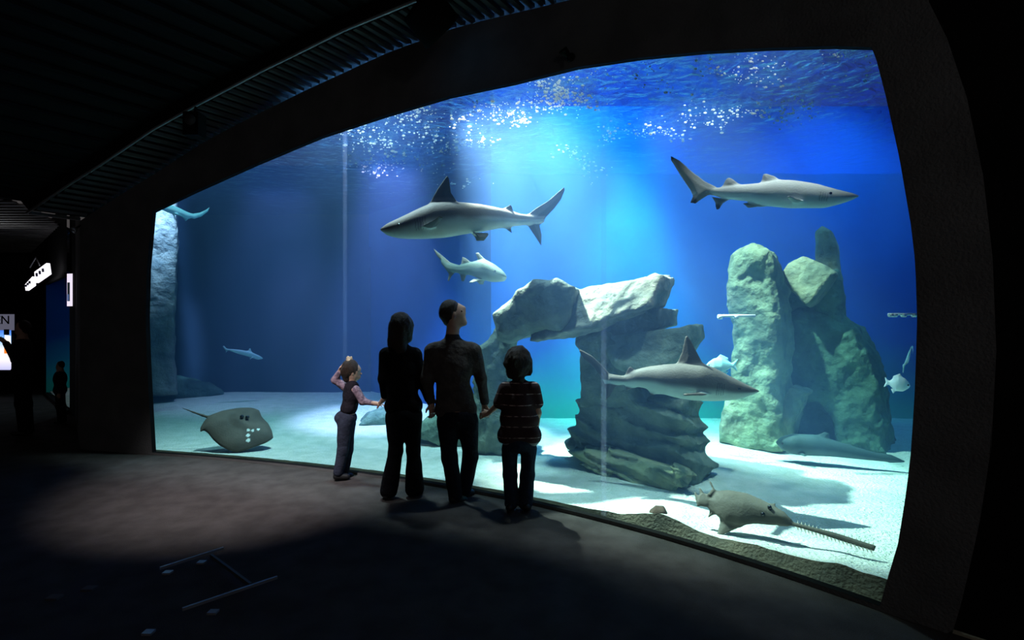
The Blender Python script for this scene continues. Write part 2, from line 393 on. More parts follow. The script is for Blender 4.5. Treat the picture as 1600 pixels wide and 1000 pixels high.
while s < L-2.5:
    p, z = bpt(s)
    a = (p.x-SD.x*.56, p.y-SD.y*.56, z+.14); b = (p.x-SD.x*3.2, p.y-SD.y*3.2, z+.14)
    if p.x < -7.3: s += .21; continue
    Vb, Fb = beam(a, b, .06, .03); mesh_obj('rib', Vb, Fb, M['rib'], ceil, False); s += .21
for k in range(30):
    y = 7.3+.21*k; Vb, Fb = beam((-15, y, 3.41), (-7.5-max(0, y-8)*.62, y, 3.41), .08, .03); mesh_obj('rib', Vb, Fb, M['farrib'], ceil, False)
pts = [base[i][0]-SD*.5 for i in range(14, len(base)-1)]; zz = [base[i][1]+.01 for i in range(14, len(base)-1)]
V, Fc = tube([(p.x, p.y, z) for p, z in zip(pts, zz)], .016, 6)
mesh_obj('edge_rail', V, Fc, M['rail'], ceil)
# ------------------------------------------------------------ window panes
win = struct(empty('window_1'))
def pane_mat():
    N = NT('acrylic'); tr = N.n('ShaderNodeBsdfTransparent'); tr.inputs[0].default_value = (.97, .99, 1, 1)
    gl = N.n('ShaderNodeBsdfGlossy'); gl.inputs['Roughness'].default_value = 0.02
    fr = N.n('ShaderNodeFresnel'); fr.inputs[0].default_value = 1.33
    mx = N.n('ShaderNodeMixShader'); N.l(fr.outputs[0], mx.inputs[0]); N.l(tr.outputs[0], mx.inputs[1]); N.l(gl.outputs[0], mx.inputs[2]); N.l(mx.outputs[0], N.out.inputs[0]); return N.m
M['pane'] = pane_mat()
N = NT('far_pane'); tr = N.n('ShaderNodeBsdfTransparent'); gl = N.n('ShaderNodeBsdfGlossy'); gl.inputs['Roughness'].default_value = .05
mx = N.n('ShaderNodeMixShader'); mx.inputs[0].default_value = .06; N.l(tr.outputs[0], mx.inputs[1]); N.l(gl.outputs[0], mx.inputs[2]); N.l(mx.outputs[0], N.out.inputs[0]); M['farpane'] = N.m
def joint_mat():
    N = NT('joint_sealant'); tr = N.n('ShaderNodeBsdfTransparent'); tr.inputs[0].default_value = (1, 1, 1, 1)
    gl = N.n('ShaderNodeBsdfTranslucent'); gl.inputs[0].default_value = (.7, .7, 1, 1)
    mx = N.n('ShaderNodeMixShader'); mx.inputs[0].default_value = .09; N.l(tr.outputs[0], mx.inputs[1]); N.l(gl.outputs[0], mx.inputs[2]); N.l(mx.outputs[0], N.out.inputs[0]); return N.m
M['joint'] = joint_mat()
for a, b in ((228, 533), (533, 938), (938, 1433)):
    uu = [a]+[u for u in us if a < u < b]+[b]; V = []; Fc = []
    for i, u in enumerate(uu):
        p = wallpt(u, GL); V += [(p.x, p.y, max(0.0, botz(u)-.02)), (p.x, p.y, zv(u, itp(TOP, u))+.04)]
        if i: Fc.append((2*i-2, 2*i, 2*i+1, 2*i-1))
    mesh_obj('pane', V, Fc, M['pane'], win, False)
for u, hw in ((533, 3), (938, 4)):
    V = []; Fc = []
    for i, uq in enumerate((u-hw, u+hw)):
        p = wallpt(uq, GL+.012); V += [(p.x, p.y, .03), (p.x, p.y, zv(u, itp(TOP, u)))]
    mesh_obj('pane_joint', V, [(0, 2, 3, 1)], M['joint'], win, False)
# ------------------------------------------------------------ tank
FRX = np.linspace(-4.95, 2.62, 90)
front = [Vector((X, wallY(X), 0))+walln(X)*(GL+.012) for X in FRX]
BACK = [Vector((-9.0, 12.0, 0)), Vector((-3.3, 11.9, 0)), Vector((-0.4, 8.6, 0)), Vector((7.6, 8.6, 0))]
WS = 4.1
# water: one closed body of scattering, absorbing volume
N = NT('tank_water')
vs = N.n('ShaderNodeVolumePrincipled') if False else None
sc_ = N.n('ShaderNodeVolumeScatter'); sc_.inputs['Color'].default_value = (0.22, 0.46, 1, 1); sc_.inputs['Density'].default_value = 0.062; sc_.inputs['Anisotropy'].default_value = 0.25
ab = N.n('ShaderNodeVolumeAbsorption'); ab.inputs['Color'].default_value = (0.0, 0.72, 0.9, 1); ab.inputs['Density'].default_value = 0.16
ad = N.n('ShaderNodeAddShader'); N.l(sc_.outputs[0], ad.inputs[0]); N.l(ab.outputs[0], ad.inputs[1]); N.l(ad.outputs[0], N.out.inputs['Volume'])
M['water'] = N.m
loop = [front[i] for i in range(0, 90, 3)]+[front[-1]]+list(reversed(BACK)); n = len(loop)
V = [(p.x, p.y, -0.3) for p in loop]+[(p.x, p.y, WS) for p in loop]
Fc = [tuple(range(n-1, -1, -1)), tuple(range(n, 2*n))]+[(i, (i+1) % n, n+(i+1) % n, n+i) for i in range(n)]
wb = mesh_obj('water', V, Fc, M['water'], smooth=False); wb['kind'] = 'stuff'
wb['label'] = 'clear blue water filling the big aquarium tank'; wb['category'] = 'water'
# rippled surface
N = NT('water_surface'); tr = N.n('ShaderNodeBsdfTransparent'); gl = N.n('ShaderNodeBsdfGlossy'); gl.inputs['Roughness'].default_value = .12; gl.inputs['Color'].default_value = (.16, .46, 1, 1)
mx = N.n('ShaderNodeMixShader'); mx.inputs[0].default_value = .74; N.l(tr.outputs[0], mx.inputs[1]); N.l(gl.outputs[0], mx.inputs[2]); N.l(mx.outputs[0], N.out.inputs[0])
tc = N.n('ShaderNodeTexCoord'); no = N.n('ShaderNodeTexNoise'); no.inputs['Scale'].default_value = 5; no.inputs['Detail'].default_value = 5; no.inputs['Distortion'].default_value = 1.5
bp = N.n('ShaderNodeBump'); bp.inputs['Strength'].default_value = .9; bp.inputs['Distance'].default_value = .08
N.l(tc.outputs['Object'], no.inputs['Vector']); N.l(no.outputs['Fac'], bp.inputs['Height']); N.l(bp.outputs[0], gl.inputs['Normal'])
M['surface'] = N.m
def backpt(t):
    # t 0..1 along the back polyline, matched so that lines of sight fan out evenly
    L_ = [0]
    for i in range(3): L_.append(L_[-1]+(BACK[i+1]-BACK[i]).length)
    s = t*L_[-1]; i = 0
    while i < 2 and s > L_[i+1]: i += 1
    return BACK[i].lerp(BACK[i+1], (s-L_[i])/(L_[i+1]-L_[i]))
def tankgrid(nt, zf, skirt=None):
    V = []; Fc = []; ns = len(front)
    ts = np.linspace(0, 1, nt)**1.4
    rows = list(ts)
    for j, t in enumerate(rows):
        for i in range(ns):
            a = front[i]; b = backpt(i/(ns-1)); p = a.lerp(b, t); V.append((p.x, p.y, zf(p.x, p.y, t, a.x)))
    for j in range(nt-1):
        for i in range(ns-1):
            Fc.append((j*ns+i, j*ns+i+1, (j+1)*ns+i+1, (j+1)*ns+i))
    if skirt is not None:
        b = len(V)
        for i in range(ns): V.append((front[i].x, front[i].y, skirt))
        for i in range(ns-1): Fc.append((b+i, b+i+1, i+1, i))
    return V, Fc
V, Fc = tankgrid(70, lambda x, y, t, fx: WS-.03+.03*float(fbm(x*2.2, y*2.2, 3.0)))
sf = mesh_obj('water_surface', V, Fc, M['surface']); tag(sf, 'rippling surface of the aquarium water seen from below', 'water', kind='stuff')
ST = [(238, .04), (520, .045), (832, .045), (920, .05), (960, .065), (1000, .095), (1040, .15), (1070, .12), (1104, .085), (1150, .09), (1200, .11), (1247, .10), (1300, .125), (1340, .16), (1375, .14), (1440, .14)]
def sandz(x, y, t, fx):
    uf = 800+F*fx/wallY(fx); h = itp(ST, uf)
    big = .05*float(fbm(x*.55, y*.55, 1.3))+.012*float(fbm(x*3, y*3, 7.0, 3))
    e = math.exp(-t*16)
    nz = .018*float(fbm(fx*9, 0.3, t*30, 3))*(1 if uf > 930 else .25)
    return h*e+(1-e)*(big-.01)+nz*math.exp(-t*10)
FRX = np.linspace(-4.95, 2.62, 90)
front = [Vector((X, wallY(X), 0))+walln(X)*(GL+.03+.025*min(1, max(0, (800+F*X/wallY(X)-920)/110))) for X in np.linspace(-4.93, 2.6, 260)]
V, Fc = tankgrid(110, sandz)
# push the last (skirt) row straight down in front
sd = mesh_obj('sand_bed', V, Fc, M['sand']); tag(sd, 'pale sand covering the floor of the aquarium tank', 'sand', kind='stuff')
_k = len(front); Vk = [tuple(v) for v in V[:_k]]+[(f.x, f.y, -.03) for f in [Vector((X, wallY(X), 0))+walln(X)*(GL+.014) for X in np.linspace(-4.93, 2.6, 260)]]
mesh_obj('buried_edge', Vk, [(i, i+1, _k+i+1, _k+i) for i in range(_k-1)], M['shadesand'], sd, False)
def sandh(x, y):                                        # height of the sand under (x, y)
    return .05*float(fbm(x*.55, y*.55, 1.3))-.005
# tank walls
def wallstrip(name, pts, z0, z1, m, th=.1):
    V = []; Fc = []
    for i, (x, y) in enumerate(pts):
        V += [(x, y, z0), (x, y, z1)]
        if i: Fc.append((2*i-2, 2*i, 2*i+1, 2*i-1))
    return mesh_obj(name, V, Fc, m, smooth=False)
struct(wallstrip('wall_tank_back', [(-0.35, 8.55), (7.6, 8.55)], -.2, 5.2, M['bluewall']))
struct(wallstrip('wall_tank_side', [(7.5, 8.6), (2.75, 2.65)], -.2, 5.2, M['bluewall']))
struct(wallstrip('wall_tank_left', [(-5.0, 6.6), (-9.0, 11.9), (-3.3, 11.8)], 3.28, 5.2, M['navywall']))
struct(wallstrip('wall_tank_corner', [(-3.3, 11.8), (-0.35, 8.53)], -.2, 5.2, M['midwall']))
o = struct(wallstrip('wall_tank_ledge', [(-5.0, 6.6), (-8.8, 11.7), (-3.2, 11.6)], -.2, 3.28, M['navywall']))
# far hall on the left
struct(wallstrip('wall_left', [(-7.25, 8.5), (-7.75, 8.97)], 0, 3.6, M['black']))
# ------------------------------------------------------------ working planes for outlines
class Pln:                                   # a real plane in the tank: origin, horizontal axis e1, second axis e2
    def __init__(s, u, v, Y, yaw=0.0, tilt=0.0):
        s.O = at(u, v, Y); phi = math.atan2(s.O.x, s.O.y); a = -phi+math.radians(yaw)
        s.e1 = Vector((math.cos(a), math.sin(a), 0)); h = Vector((-math.sin(a), math.cos(a), 0)); t = math.radians(tilt)
        s.e2 = Vector((0, 0, 1))*math.cos(t)+h*math.sin(t); s.n = s.e1.cross(s.e2)*-1.0   # pointing away from the viewer
        s.mx = Matrix((s.e1, s.n, s.e2)).transposed().to_4x4(); s.mx.translation = s.O
    def __call__(s, u, v):
        d = Vector(((u-800)/F, 1, -(v-500)/F)); E = Vector((0, 0, EYE)); t = (s.O-E).dot(s.n)/d.dot(s.n)
        p = E+d*t-s.O; return (p.dot(s.e1), p.dot(s.e2))
    def poly(s, P): return [s(u, v) for u, v in P]
def rock_part(name, parent, PL, outline, depth, h=.021, r=.10, lean=0.0, amp=.05, freq=3.0, strata=0.0, sfreq=22, stilt=.25, tint=(1, 1, 1), down=True, cut=None, yoff=0.0, label=None):
    P = PL.poly(outline); xs_ = [p[0] for p in P]; zs_ = [p[1] for p in P]
    sh = abs(lean)*(max(zs_)-min(zs_)); m_ = amp*2+.08
    fl = Fld((min(xs_)-m_, yoff-depth-sh-m_, min(zs_)-m_), (max(xs_)+m_, yoff+depth+sh+m_, max(zs_)+m_), h)
    x = fl.X[0][:, None, None]; y = fl.X[1][None, :, None]; z = fl.X[2][None, None, :]
    p2 = poly2(P, x, z)+r; zc = sum(zs_)/len(zs_)
    dy = np.abs(y-yoff-lean*(z-zc))-depth+r
    D = np.sqrt(np.maximum(p2, 0)**2+np.maximum(dy, 0)**2)+np.minimum(np.maximum(p2, dy), 0)-r
    ox, oy, oz = (abs(hash_(name, outline)) % 97)*.37, 3.1, 5.7
    nx, ny, nz = np.broadcast_arrays(x*freq+ox, y*freq+oy, z*freq+oz)
    D = D+amp*fbm(nx, ny, nz, 3)+amp*.9*np.abs(fbm(nx*1.7+4, ny*1.7, nz*1.2, 3))+amp*.45*np.abs(fbm(nx*4.3+4, ny*4.3, nz*3.3, 2))-amp*.3
    if strata:
        ph = (z+stilt*x+.1*y)*sfreq/ (2*PI)*1.6+.8*fbm(nx*.5, ny*.5, nz*.5, 2); ph = ph+1.6*fbm(nx*.25, ny*.2, nz*.5+3, 3); saw = ph-np.floor(ph)
        D = D+strata*(np.abs(saw-.5)*2)**.5*(0.5+1.2*(vnoise(nx*.8, ny*.8, np.floor(ph)*3.3+nz*0)+.5))
    if cut is not None:
        c = poly2(PL.poly(cut), x, z); D = np.maximum(D, -(np.maximum(c, (y+depth*.25-yoff))))
    fl.A[:] = D
    def colf(V):
        n = fbm(V[:, 0]*2+ox, V[:, 1]*2, V[:, 2]*2, 3)[:, None]
        return np.clip(np.array(tint)[None]*(1+.35*n), 0, 1)
    o = fl.obj(name, M['rock'], None, colf); o.matrix_world = PL.mx
    if parent is not None: o.parent = parent; o.matrix_parent_inverse = Matrix.Translation(-Vector(parent.location)); 
    if label: o['label'] = label
    return o
def hash_(name, outline): return int(sum(a*3+b*7 for a, b in outline))+len(name)
# ------------------------------------------------------------ the arch of stacked slabs
arch = empty('rock_arch', (1.3, 5.7, 0))
tag(arch, 'arch of stacked grey rock slabs on a layered base, left of the tall pillars', 'rock')
GT = (.62, .76, .72)
rock_part('base', arch, Pln(1000, 700, 5.7, -28), [(912, 612), (960, 607), (1030, 616), (1085, 624), (1092, 660), (1097, 690), (1113, 738), (1108, 752), (1085, 768), (1000, 752), (930, 728), (893, 700), (903, 665), (914, 640)], .32, amp=.06, strata=.075, sfreq=20, stilt=.22, r=.12, tint=(.55, .68, .66))
rock_part('ledge', arch, Pln(990, 720, 5.35, -28), [(893, 700), (930, 690), (1000, 712), (1075, 730), (1085, 755), (1060, 768), (1000, 756), (930, 730)], .26, amp=.05, strata=.06, sfreq=40, r=.08, tint=(.8, .95, .7))
rock_part('column', arch, Pln(965, 570, 5.85, -30), [(918, 530), (960, 520), (1005, 535), (1010, 570), (1000, 600), (1010, 630), (925, 630), (932, 600), (926, 570)], .3, amp=.07, r=.1, tint=GT)
rock_part('wedge', arch, Pln(1020, 535, 5.6, -20), [(960, 524), (1000, 518), (1062, 512), (1084, 506), (1088, 530), (1072, 562), (1030, 580), (985, 570), (965, 548)], .3, amp=.035, r=.06, tint=(.65, .85, .82), lean=.5)
rock_part('block', arch, Pln(990, 505, 5.95, -20), [(930, 485), (1047, 484), (1046, 508), (1010, 520), (950, 545), (915, 530)], .35, amp=.03, r=.05, tint=(.5, .6, .68))
rock_part('slab', arch, Pln(950, 480, 5.75, -25), [(880, 472), (905, 455), (940, 447), (985, 436), (1020, 427), (1036, 432), (1033, 455), (1030, 478), (985, 495), (950, 512), (905, 524), (866, 530), (862, 505)], .24, amp=.05, r=.06, lean=.8, freq=5, h=.02)
rock_part('boulder', arch, Pln(842, 485, 5.9, -15), [(782, 492), (800, 476), (822, 455), (850, 442), (882, 440), (904, 452), (898, 490), (885, 520), (862, 512), (830, 524), (800, 535), (784, 530)], .34, amp=.05, r=.13, lean=-.3, tint=(.7, .8, .82))
rock_part('pillar', arch, Pln(775, 600, 6.5, -10), [(772, 525), (786, 505), (806, 530), (802, 560), (800, 620), (806, 690), (790, 705), (735, 700), (742, 640), (752, 590), (750, 545)], .32, amp=.09, r=.1, tint=GT)
rock_part('foot', arch, Pln(715, 660, 7.0, -10), [(650, 668), (668, 650), (700, 640), (745, 622), (790, 640), (800, 695), (740, 698), (690, 682)], .4, amp=.06, r=.12, tint=(.6, .85, .8))
# ------------------------------------------------------------ the tall formation on the right
tall = empty('rock_tower', (3.9, 6.9, 0))
tag(tall, 'tall greenish rock tower with two pillars and a thin spire, right of the arch', 'rock')
TT = (.78, 1, .78)
rock_part('pillar', tall, Pln(1185, 540, 6.7, -18), [(1147, 425), (1152, 402), (1166, 390), (1184, 384), (1205, 398), (1220, 430), (1226, 470), (1230, 600), (1228, 700), (1180, 702), (1132, 688), (1138, 645), (1152, 590), (1156, 540), (1149, 490)], .3, amp=.08, r=.12, tint=TT)
rock_part('mound', tall, Pln(1300, 600, 7.1, -8), [(1195, 470), (1225, 498), (1262, 478), (1310, 490), (1345, 512), (1372, 565), (1386, 620), (1393, 705), (1215, 705), (1200, 650), (1198, 560)], .62, amp=.09, r=.25, tint=(.30, .58, .48), cut=[(1240, 705), (1238, 650), (1258, 625), (1290, 618), (1312, 645), (1322, 705)])
rock_part('foot', tall, Pln(1230, 655, 6.7, -8), [(1180, 700), (1190, 650), (1215, 620), (1240, 605), (1262, 612), (1255, 632), (1243, 660), (1240, 704)], .3, amp=.07, r=.1, tint=TT)
rock_part('neck', tall, Pln(1275, 460, 7.1, -8), [(1228, 460), (1250, 440), (1310, 425), (1318, 460), (1320, 510), (1225, 515)], .38, amp=.05, r=.12, tint=(.35, .62, .55))
rock_part('boulder', tall, Pln(1262, 440, 6.75, -8), [(1221, 432), (1232, 412), (1255, 399), (1272, 408), (1290, 416), (1308, 428), (1297, 448), (1277, 474), (1266, 480), (1248, 462), (1230, 448)], .25, amp=.035, r=.09, lean=.35, tint=(.9, 1, .8))
rock_part('spire', tall, Pln(1294, 393, 7.0, -8), [(1277, 364), (1286, 356), (1299, 362), (1309, 385), (1314, 432), (1296, 428), (1276, 410)], .13, amp=.025, r=.05, tint=(1, 1, .75), h=.02)
# ------------------------------------------------------------ loose stones
def stone(outline, c, depth, label, tint, name='rock', **kw):
    o = rock_part(name, None, Pln(c[0], c[1], c[2]), outline, depth, tint=tint, **kw); tag(o, label, 'rock'); return o
stone([(1008, 820), (1014, 800), (1024, 791), (1038, 793), (1045, 808), (1050, 822)], (1029, 806, 4.12), .09, 'small dark brown stone on the sand near the glass', (.22, .16, .15), h=.012, amp=.015, r=.04, name='stone')
stone([(563, 660), (575, 648), (600, 640), (640, 642), (660, 660), (640, 668), (590, 666)], (610, 655, 8.3), .3, 'low teal rock on the sand behind the girl\'s outstretched hand', (.5, .8, .8), amp=.05)
stone([(232, 618), (236, 596), (255, 585), (285, 590), (330, 600), (350, 615), (300, 622)], (290, 605, 11.1), .35, 'low dark rock heap at the back left corner of the tank', (.3, .5, .55), amp=.07, h=.04)
# bright pillar at the far left corner of the tank
o = rock_part('rock_pillar', None, Pln(254, 460, 10.4), [(228, 300), (276, 300), (278, 380), (274, 460), (272, 560), (278, 615), (222, 615), (226, 450)], .35, amp=.05, h=.04, tint=(.75, .85, 1.0))
tag(o, 'pale blue lit rock pillar in the far left corner of the tank', 'rock')
# ------------------------------------------------------------ sharks and fish
def sm(a, b, x): t = np.clip((x-a)/(b-a), 0, 1); return t*t*(3-2*t)
def blur2(a, r, it=2):
    sh = a.shape; b = a.reshape(sh[0], sh[2])
    for _ in range(it):
        for axis in (0, 1):
            pd = [(0, 0), (0, 0)]; pd[axis] = (r+1, r); c = np.cumsum(np.pad(b, pd, 'edge'), axis)
            n_ = b.shape[axis]; b = (np.take(c, range(2*r+1, 2*r+1+n_), axis)-np.take(c, range(0, n_), axis))/(2*r+1)
    return b.reshape(sh)
def fin_put(fl, P, x, q, n, tmax, k, foil=.30, tmin=.0035, dome=0):
    p = poly2(P, x, q)
    if dome:
        t = np.clip(-p/dome, 0, 1); th = tmin+tmax*np.sqrt(1-(1-t)**2); th = blur2(th, max(2, int(.02/fl.h)))
    else: th = np.minimum(tmax, tmin-foil*np.minimum(p, 0))
    D = np.maximum(p, np.abs(n)-th); s = tuple(slice(None) for _ in range(3)); fl.put(s, np.broadcast_to(D, fl.A.shape), k)
def swimmer(name, PL, head, top, bot, fins=(), paired=(), h=.009, wide=.8, backc=(.26, .24, .22), bellyc=(.80, .84, .80), finc=None, split=.1, bend=0.0, eye=None, gills=None, label='', cat='shark', group=None, tips=None, headw=1.0, stripe=None, blend=.25):
    T = sorted(PL.poly(top)); B = sorted(PL.poly(bot))
    tx = np.array([p[0] for p in T]); tz = np.array([p[1] for p in T]); bx = np.array([p[0] for p in B]); bz = np.array([p[1] for p in B])
    x0, x1 = min(tx[0], bx[0]), max(tx[-1], bx[-1]); Lb = x1-x0
    FP = [PL.poly(f) for f in fins]
    allx = [x0, x1]+[p[0] for f in FP for p in f]; allz = list(tz)+list(bz)+[p[1] for f in FP for p in f]
    hmax = max(np.interp(tx, tx, tz)-np.interp(tx, bx, bz))/2
    ylim = hmax*max(wide, .5)*1.25+.03; pr = []
    for (xa, xb, v, span, sweep, dih, tipw) in paired:
        (ax, az) = PL(xa, v); (bx_, _) = PL(xb, v); pr.append((ax, bx_, az, span, sweep, math.radians(dih), tipw))
        ylim = max(ylim, span*math.cos(math.radians(dih))+.03+hmax*wide*.6); allz.append(az-span*math.sin(math.radians(dih))-.03); allx += [bx_-head*sweep*1.2]
    m = .03
    fl = Fld((min(allx)-m, -ylim, min(allz)-m), (max(allx)+m, ylim, max(allz)+m), h)
    x = fl.X[0][:, None, None]; y = fl.X[1][None, :, None]; z = fl.X[2][None, None, :]
    sxs = np.linspace(x0, x1, 160); ker = np.ones(9)/9
    st = np.interp(sxs, tx, tz); sb = np.interp(sxs, bx, bz)
    st = np.convolve(np.pad(st, 4, 'edge'), ker, 'valid'); sb = np.convolve(np.pad(sb, 4, 'edge'), ker, 'valid')
    def prof(xx):
        t = np.interp(xx, sxs, st); b = np.interp(xx, sxs, sb); hz = np.maximum((t-b)/2, .004)
        f = (xx-x0)/Lb if head > 0 else (x1-xx)/Lb            # 0 tail .. 1 nose
        wf = wide*(1+.35*headw*np.clip((f-.8)/.2, 0, 1))
        end = np.sqrt(np.clip(1-np.clip((f-.965)/.035, 0, 1)**2, .02, 1))
        return (t+b)/2, hz*end, hz*wf*end
    zc, hz, hy = prof(x)
    D = (np.sqrt((y/hy)**2+((z-zc)/hz)**2)-1)*np.minimum(hz, hy)
    D = np.maximum(D, np.maximum(x0-x, x-x1)); fl.A[:] = np.clip(D, -1, .5)
    for i, P in enumerate(FP): fin_put(fl, P, x, z, y*np.ones_like(z), max(.012, hmax*.16), .02 if h > .006 else .008)
    for (ax, bx_, az, span, sweep, d, tipw) in pr:
        for s_ in (-1, 1):
            q = s_*y*math.cos(d)-(z-az)*math.sin(d); n = s_*y*math.sin(d)+(z-az)*math.cos(d)
            wd = abs(ax-bx_); q0 = hmax*wide*.45
            P = [(ax, q0-.02), (ax-head*sweep*.75, span*.7), (ax-head*sweep, span), (ax-head*(sweep+wd*tipw), span*.97), (bx_-head*.02*wd, q0+.1*span), (bx_, q0-.02)]
            fin_put(fl, P, x+0*q, q, n, max(.01, hmax*.10), .015 if h > .006 else .006)
    bc = np.array(backc); wc = np.array(bellyc); fc = np.array(finc if finc else backc)
    def colf(V):
        c, hz_, hy_ = prof(V[:, 0]); t = (V[:, 2]-c)/hz_; r = np.sqrt((V[:, 1]/hy_)**2+t**2)
        t2 = t+.12*fbm(V[:, 0]*9/Lb, V[:, 1]*9, V[:, 2]*4, 2)
        w_ = sm(split-blend, split+blend, t2)[:, None]; C = wc*(1-w_)+bc*w_
        f_ = sm(1.12, 1.35, r)[:, None]; C = C*(1-f_)+fc*f_
        if gills:
            for g in gills:
                gx = PL(g, 0)[0]; k_ = (np.abs(V[:, 0]-gx-.02*head*t) < h*.5) & (t > -.55) & (t < .28) & (r < 1.15); C[k_] *= .6
        if tips:
            for tu, tv, tr in tips:
                a, b = PL(tu, tv); d_ = np.sqrt((V[:, 0]-a)**2+(V[:, 2]-b)**2); k_ = 1-sm(tr*.5, tr, d_)[:, None]; C = C*(1-k_)+np.array((.05, .04, .04))*k_
        if stripe: C = C*(1-.3*(np.abs(t[:, None]-.1) < .06))
        return np.clip(C, 0, 1)
    def xf(V):
        V = V.copy(); f = (V[:, 0]-x0)/Lb if head > 0 else (x1-V[:, 0])/Lb
        V[:, 1] += bend*Lb*((1-f)**2)*np.sin((1-f)*2.2); return V
    o = fl.obj(name, M['skinfish'], None, colf, xf); o.matrix_world = PL.mx
    tag(o, label, cat, group)
    if eye:
        ex, ez, er = eye; a, b = PL(ex, ez); c, hz_, hy_ = prof(np.array([a])); rr = math.sqrt(max(0, 1-((b-c[0])/hz_[0])**2)); bd = bend*Lb*0
        for s_ in (-1, 1):
            u_, v_ = np.mgrid[0:9, 0:7]; ph = u_*2*PI/8; th = v_*PI/6
            Vv = np.stack([a+er*np.sin(th)*np.cos(ph), s_*hy_[0]*rr*.97+er*.5*np.sin(th)*np.sin(ph), b+er*np.cos(th)], -1).reshape(-1, 3)
            Ff = [(i*7+j, i*7+j+1, (i+1)*7+j+1, (i+1)*7+j) for i in range(8) for j in range(6)]
            mesh_obj('eye', Vv, Ff, M['eye'], o)
    return o
def cr(ox, oy, sc, pts): return [(ox+a/sc, oy+b/sc) for a, b in pts]
# 1 big shark swimming left, top middle
c1 = lambda P: cr(560, 240, 4.444, P)
swimmer('shark', Pln(740, 335, 5.6, 6), -1,
    c1([(150, 520), (200, 485), (300, 440), (400, 390), (500, 345), (600, 335), (700, 335), (850, 348), (1000, 375), (1100, 405), (1200, 420), (1300, 430)]),
    c1([(150, 530), (180, 560), (250, 583), (320, 592), (450, 592), (600, 583), (750, 556), (850, 540), (1000, 512), (1100, 497), (1200, 487), (1300, 470)]),
    [c1([(490, 350), (550, 240), (615, 148), (632, 170), (645, 270), (690, 335), (640, 360)]), c1([(1005, 380), (1060, 345), (1075, 360), (1080, 390), (1115, 410), (1050, 420)]),
     c1([(1170, 425), (1240, 370), (1330, 315), (1440, 218), (1447, 240), (1420, 310), (1375, 370), (1300, 450), (1270, 490), (1285, 560), (1282, 640), (1235, 570), (1175, 480)]),
     c1([(1010, 505), (1075, 552), (1070, 530), (1068, 500)])],
    [(430+0, 0, 0, 0, 0, 0, 0)][:0]+[(560+400/4.444, 560+530/4.444, 240+535/4.444, .48, .22, -8, .25), (560+790/4.444, 560+900/4.444, 240+530/4.444, .15, .06, 40, .5)],
    backc=(.19, .17, .155), finc=(.08, .078, .075), bellyc=(.66, .68, .64), split=-.12, bend=.05, eye=(560+285/4.444, 240+505/4.444, .016), gills=[560+g/4.444 for g in (395, 412, 429, 446, 463)],
    tips=[(560+1282/4.444, 240+640/4.444, .1), (560+1440/4.444, 240+225/4.444, .1)], label='big grey shark swimming left with tall dorsal fin, above the small one')
# 2 shark upper right, swimming right
c2 = lambda P: cr(1020, 220, 4.444, P)
swimmer('shark', Pln(1195, 300, 5.0, -6), 1,
    c2([(380, 330), (450, 318), (600, 300), (750, 290), (880, 270), (960, 272), (1060, 285), (1150, 302), (1250, 330), (1350, 355), (1410, 370), (1438, 382)]),
    c2([(380, 350), (450, 382), (520, 400), (650, 415), (780, 450), (950, 467), (1100, 467), (1190, 467), (1280, 445), (1360, 420), (1410, 400), (1438, 386)]),
    [c2([(745, 295), (765, 225), (790, 225), (840, 240), (890, 275), (880, 300)]), c2([(470, 320), (505, 255), (530, 248), (560, 265), (605, 300), (560, 330)]),
     c2([(430, 310), (350, 270), (260, 200), (180, 130), (118, 97), (120, 130), (150, 180), (200, 260), (255, 340), (270, 380), (250, 425), (290, 430), (330, 400), (380, 370), (450, 372)]),
     c2([(400, 380), (425, 420), (432, 472), (455, 470), (480, 430), (520, 405)]), c2([(620, 430), (660, 465), (720, 458), (780, 455), (700, 420)])],
    [(1020+1090/4.444, 1020+980/4.444, 220+435/4.444, .26, .14, -8, .3)],
    backc=(.50, .47, .44), bellyc=(.6, .62, .62), finc=(.34, .32, .30), split=-.1, bend=.05, eye=(1020+1235/4.444, 220+375/4.444, .013), gills=[1020+g/4.444 for g in (1165, 1182, 1199, 1216)],
    tips=[(1020+265/4.444, 220+420/4.444, .07), (1020+435/4.444, 220+465/4.444, .06), (1020+120/4.444, 220+100/4.444, .06)], label='slender pale shark swimming right near the top right of the tank')
# 3 shark in front of the arch, swimming right
c3 = lambda P: cr(880, 500, 4.706, P)
swimmer('shark', Pln(1050, 590, 4.75, -4), 1,
    c3([(330, 410), (450, 415), (520, 370), (620, 345), (750, 328), (850, 322), (950, 325), (1040, 325), (1120, 355), (1250, 425), (1350, 475), (1420, 508), (1450, 520)]),
    c3([(330, 470), (450, 485), (600, 505), (720, 545), (850, 578), (950, 592), (1100, 597), (1250, 590), (1350, 565), (1420, 540), (1450, 526)]),
    [c3([(830, 330), (870, 240), (895, 125), (912, 112), (940, 150), (980, 230), (1030, 320), (1080, 380), (960, 400)]), c3([(450, 420), (455, 380), (480, 345), (510, 360), (515, 400)]),
     c3([(400, 420), (330, 400), (270, 330), (200, 265), (110, 215), (105, 230), (140, 290), (210, 350), (260, 420), (290, 470), (300, 540), (298, 600), (330, 575), (370, 500), (420, 475)]),
     c3([(450, 480), (455, 530), (500, 510), (530, 500)]), c3([(610, 500), (640, 560), (690, 550), (730, 545), (660, 480)])],
    [(880+1120/4.706, 880+990/4.706, 500+545/4.706, .42, .22, -5, .3)],
    backc=(.13, .11, .098), bellyc=(.5, .58, .54), finc=(.085, .07, .06), split=-.25, bend=.07, eye=(880+1290/4.706, 500+500/4.706, .014), gills=[880+g/4.706 for g in (1135, 1150, 1165, 1180)],
    tips=[(880+480/4.706, 500+360/4.706, .08)], label='shark with tall dark dorsal fin passing in front of the rock arch')
